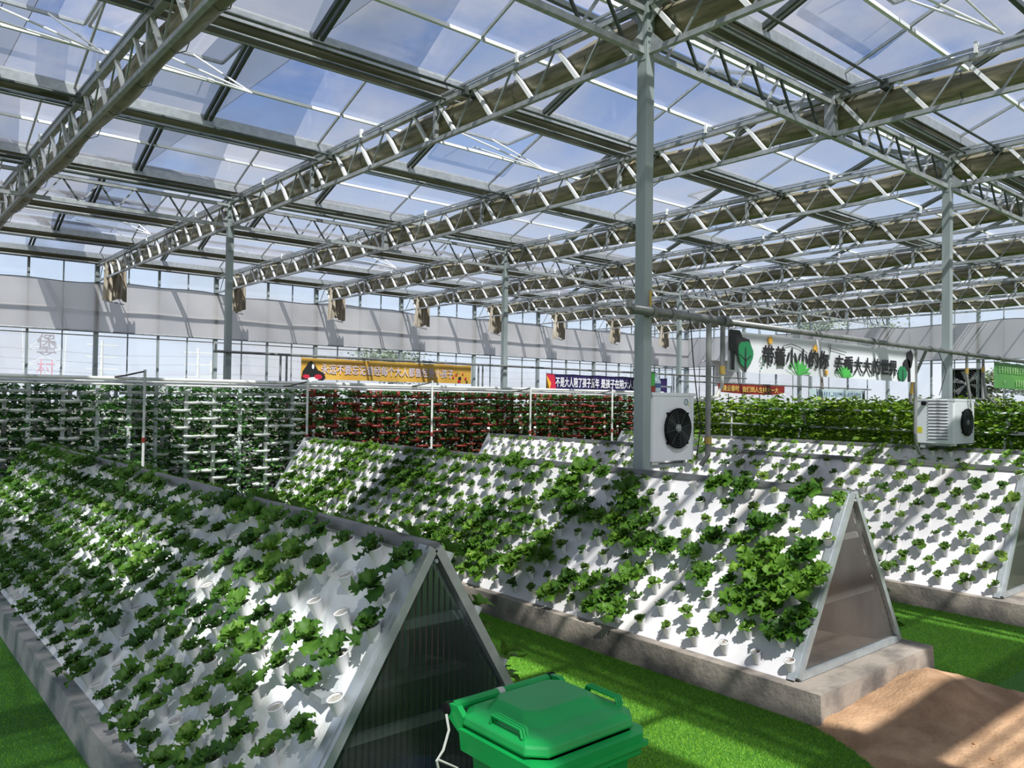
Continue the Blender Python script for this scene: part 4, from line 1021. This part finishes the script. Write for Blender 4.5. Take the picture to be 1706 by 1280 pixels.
# ---------------------------------------------------------------- wheelie bin
def bin_():
    r = empty('wheelie_bin', (-4.515, -3.41, 0)); hw, hd = .285, .252; zr = .955
    # body: tapered open box
    n = 4; b = MB().m('bin'); w0, d0 = .21, .185
    def ring(w_, d_, z, e=.05, yo=0): return [(-w_+e, -d_+yo, z), (w_-e, -d_+yo, z), (w_, -d_+e+yo, z), (w_, d_-e+yo, z), (w_-e, d_+yo, z), (-w_+e, d_+yo, z), (-w_, d_-e+yo, z), (-w_, -d_+e+yo, z)]
    R1 = [ring(w0-.02, d0-.02, .05), ring(w0, d0, .08), ring(.252, .215, .84), ring(.262, .225, .90)]
    vs = [v for q in R1 for v in q]; fs = [(i*8+k, i*8+(k+1) % 8, (i+1)*8+(k+1) % 8, (i+1)*8+k) for i in range(3) for k in range(8)]+[tuple(range(8))]
    b.add(vs, fs)
    for sx in (-1, 1): b.box(sx*.10-.012, sx*.10+.012, -.228, -.195, .25, .86)
    b.obj('body', r)
    rim = MB().m('bin'); R2 = [ring(hw-.02, hd-.02, .86), ring(hw, hd, .875), ring(hw+.006, hd+.006, .955), ring(hw-.03, hd-.03, .962), ring(hw-.04, hd-.04, .9)]
    rim.add([v for q in R2 for v in q], [(i*8+k, i*8+(k+1) % 8, (i+1)*8+(k+1) % 8, (i+1)*8+k) for i in range(4) for k in range(8)]); rim.box(-hw+.02, hw-.02, -hd-.012, -hd+.01, .905, .925); rim.obj('rim', r)
    lid = MB().m('bin'); R3 = [ring(hw-.012, hd-.022, .966, .06, .015), ring(hw-.002, hd-.012, .975, .06, .015), ring(hw-.008, hd-.018, 1.005, .06, .015), ring(hw-.03, hd-.04, 1.022, .06, .015), ring(hw-.075, hd-.10, 1.030, .05, .03), ring(hw-.115, hd-.135, 1.068, .04, .045)]
    vs = [v for q in R3 for v in q]
    lid.add(vs, [(i*8+k, i*8+(k+1) % 8, (i+1)*8+(k+1) % 8, (i+1)*8+k) for i in range(5) for k in range(8)]+[tuple(40+k for k in range(8)), tuple(reversed(range(8)))])
    lo = lid.obj('lid', r); bv = lo.modifiers.new('b', 'BEVEL'); bv.width = .006; bv.segments = 2
    for sx in (-1, 1):
        gp = MB().m('bin')
        for k in range(3): gp.tube([(sx*(hw-.05+.014*k), -.13, 1.020), (sx*(hw-.05+.014*k), -.12, 1.048), (sx*(hw-.05+.014*k), .04, 1.052), (sx*(hw-.05+.014*k), .05, 1.022)], .006, 6)
        gp.obj('lid_grip', lo)
    hb = MB().m('bin').tube([(-hw+.02, hd+.045, 1.005), (hw-.02, hd+.045, 1.005)], .022, 12)
    for sx in (-1, 1): hb.prism([(hd-.04, .93), (hd+.06, .985), (hd+.06, 1.025), (hd-.02, 1.03), (hd-.06, 1.0)], 'x', sx*(hw-.015)-.012, sx*(hw-.015)+.012)
    hb.obj('rear_handle', r)
    MB().m('tape').tube([(-.03, hd+.045, 1.005), (.0, hd+.045, 1.005)], .0235, 12).obj('tape_band', r)
    for sx in (-1, 1):
        MB().m('black').lathe([(.012, -.02), (.024, -.018), (.024, .018), (.012, .02)], 14, Matrix.Translation((sx*(hw-.012), hd+.045, 1.005)) @ Matrix.Rotation(PI/2, 4, 'Y')).obj('end_cap', r)
        MB().m('black').lathe([(.04, -.025), (.10, -.025), (.10, .025), (.04, .025)], 20, Matrix.Translation((sx*.22, .18, .10)) @ Matrix.Rotation(PI/2, 4, 'Y')).obj('wheel', r)
    MB().m('galv').tube([(-.22, .18, .10), (.22, .18, .10)], .012, 8).obj('axle', r)
    MB().m('tape').tube([(-hw-.012, hd+.03, .99), (-hw-.02, hd, .94), (-hw-.06, hd-.02, .88), (-hw-.09, hd-.02, .85), (-hw-.04, hd-.0, .70), (-hw+.0, hd+.0, .55)], .005, 5).obj('strap', r)
    MB().m('tape').tube([(-hw-.085, hd-.02, .852), (-hw-.0, hd-.03, .80), (-hw+.03, hd-.03, .52)], .005, 5).obj('strap', r)
    tag(r, 'green plastic wheelie bin with a closed lid, in front of the first planting bed', 'bin')
bin_()

# ---------------------------------------------------------------- outside
def tree(x, y, h, rad, seed, lab):
    r = empty('tree', (x, y, 0)); MB().m('bark').tube([(0, 0, 0), (.1, 0, h*.4), (0, .1, h*.7)], [.18, .13, .06], 7).obj('trunk', r)
    g = np.random.default_rng(seed); b = MB().m('leafD')
    for i in range(14):
        c = (g.normal(0, rad*.5), g.normal(0, rad*.5), h*.55+g.uniform(0, h*.42)); c_ = leafcloud('f', 'leafD', 240, rad*.62, rad*.62, h*.16, .19, seed+i, c); b.add(c_.v, c_.f)
    f_ = b.obj('foliage', r); f_['kind'] = 'stuff'; tag(r, lab, 'tree', 'trees outside the glass')
tree(25.5, 45, 5.4, 3.2, 1, 'low leafy tree outside the left wall, above the yellow banner')
tree(-3.6, 62, 4.4, 1.6, 2, 'small grey green tree outside at the left edge')
tree(50, 25.2, 8.6, 2.6, 3, 'rounded tree outside the far wall, above the white banner')
tree(60, 16.5, 4.4, 2.2, 4, 'bush outside the far wall, left of the green banner')
def sign_tower():
    r = empty('sign_tower', (4.9, 60, 0))
    b = MB().m('pole')
    for x in (-1.3, 1.3):
        for y in (0, 1.2): b.bar((x*.8, y, 0), (x, y, 6.9), .07)
    b.obj('mast', r); c = MB().m('pole')
    for k in range(5):
        z = .6+1.25*k; c.bar((-1.1, 0, z), (1.1, 0, z+1.25), .045).bar((1.1, 0, z), (-1.1, 0, z+1.25), .045).bar((-1.1, 0, z), (1.1, 0, z), .045)
    c.obj('bracing', r)
    t1 = text('堡', 1.55, 'sign_grey', (-.62, -.1, 5.25), r, 1.25, .0, .03); t2 = text('村', 1.4, 'sign_pink', (-.62, -.1, 3.55), r, 1.15, -.01, .03)
    tag(r, 'lattice tower sign with two large characters outside the left wall', 'sign')
sign_tower()
def upole(x, y, h, lab):
    r = empty('utility_pole', (x, y, 0)); MB().m('pole').tube([(0, 0, 0), (0, 0, h)], [.16, .1], 8).obj('shaft', r)
    for z in (h-.4, h-1.3, h-2.2): MB().m('pole').box(-1.1, 1.1, -.06, .06, z, z+.1).obj('crossarm', r)
    tag(r, lab, 'utility pole', 'utility poles outside the glass')
upole(8.6, 60, 6.3, 'pale utility pole with three crossarms outside, right of the sign tower'); upole(17.5, 62, 5.2, 'pale utility pole outside, left of the back column')
upole(28.5, 66, 5.4, 'pale utility pole outside, right of the back column'); upole(14, 55, 5.8, 'slender pale pole outside behind the left wall')
for k, z in enumerate((3.3, 4.1, 4.9, 5.6)):
    tag(MB().m('sign_grey').tube([(-40+10*i, 61, z-.35*math.sin(PI*((i*.5) % 1))) for i in range(16)], .011, 4).obj('power_line'), 'thin power line outside the left wall, %s' % ('lowest', 'second', 'third', 'highest')[k], 'wire', 'power lines')
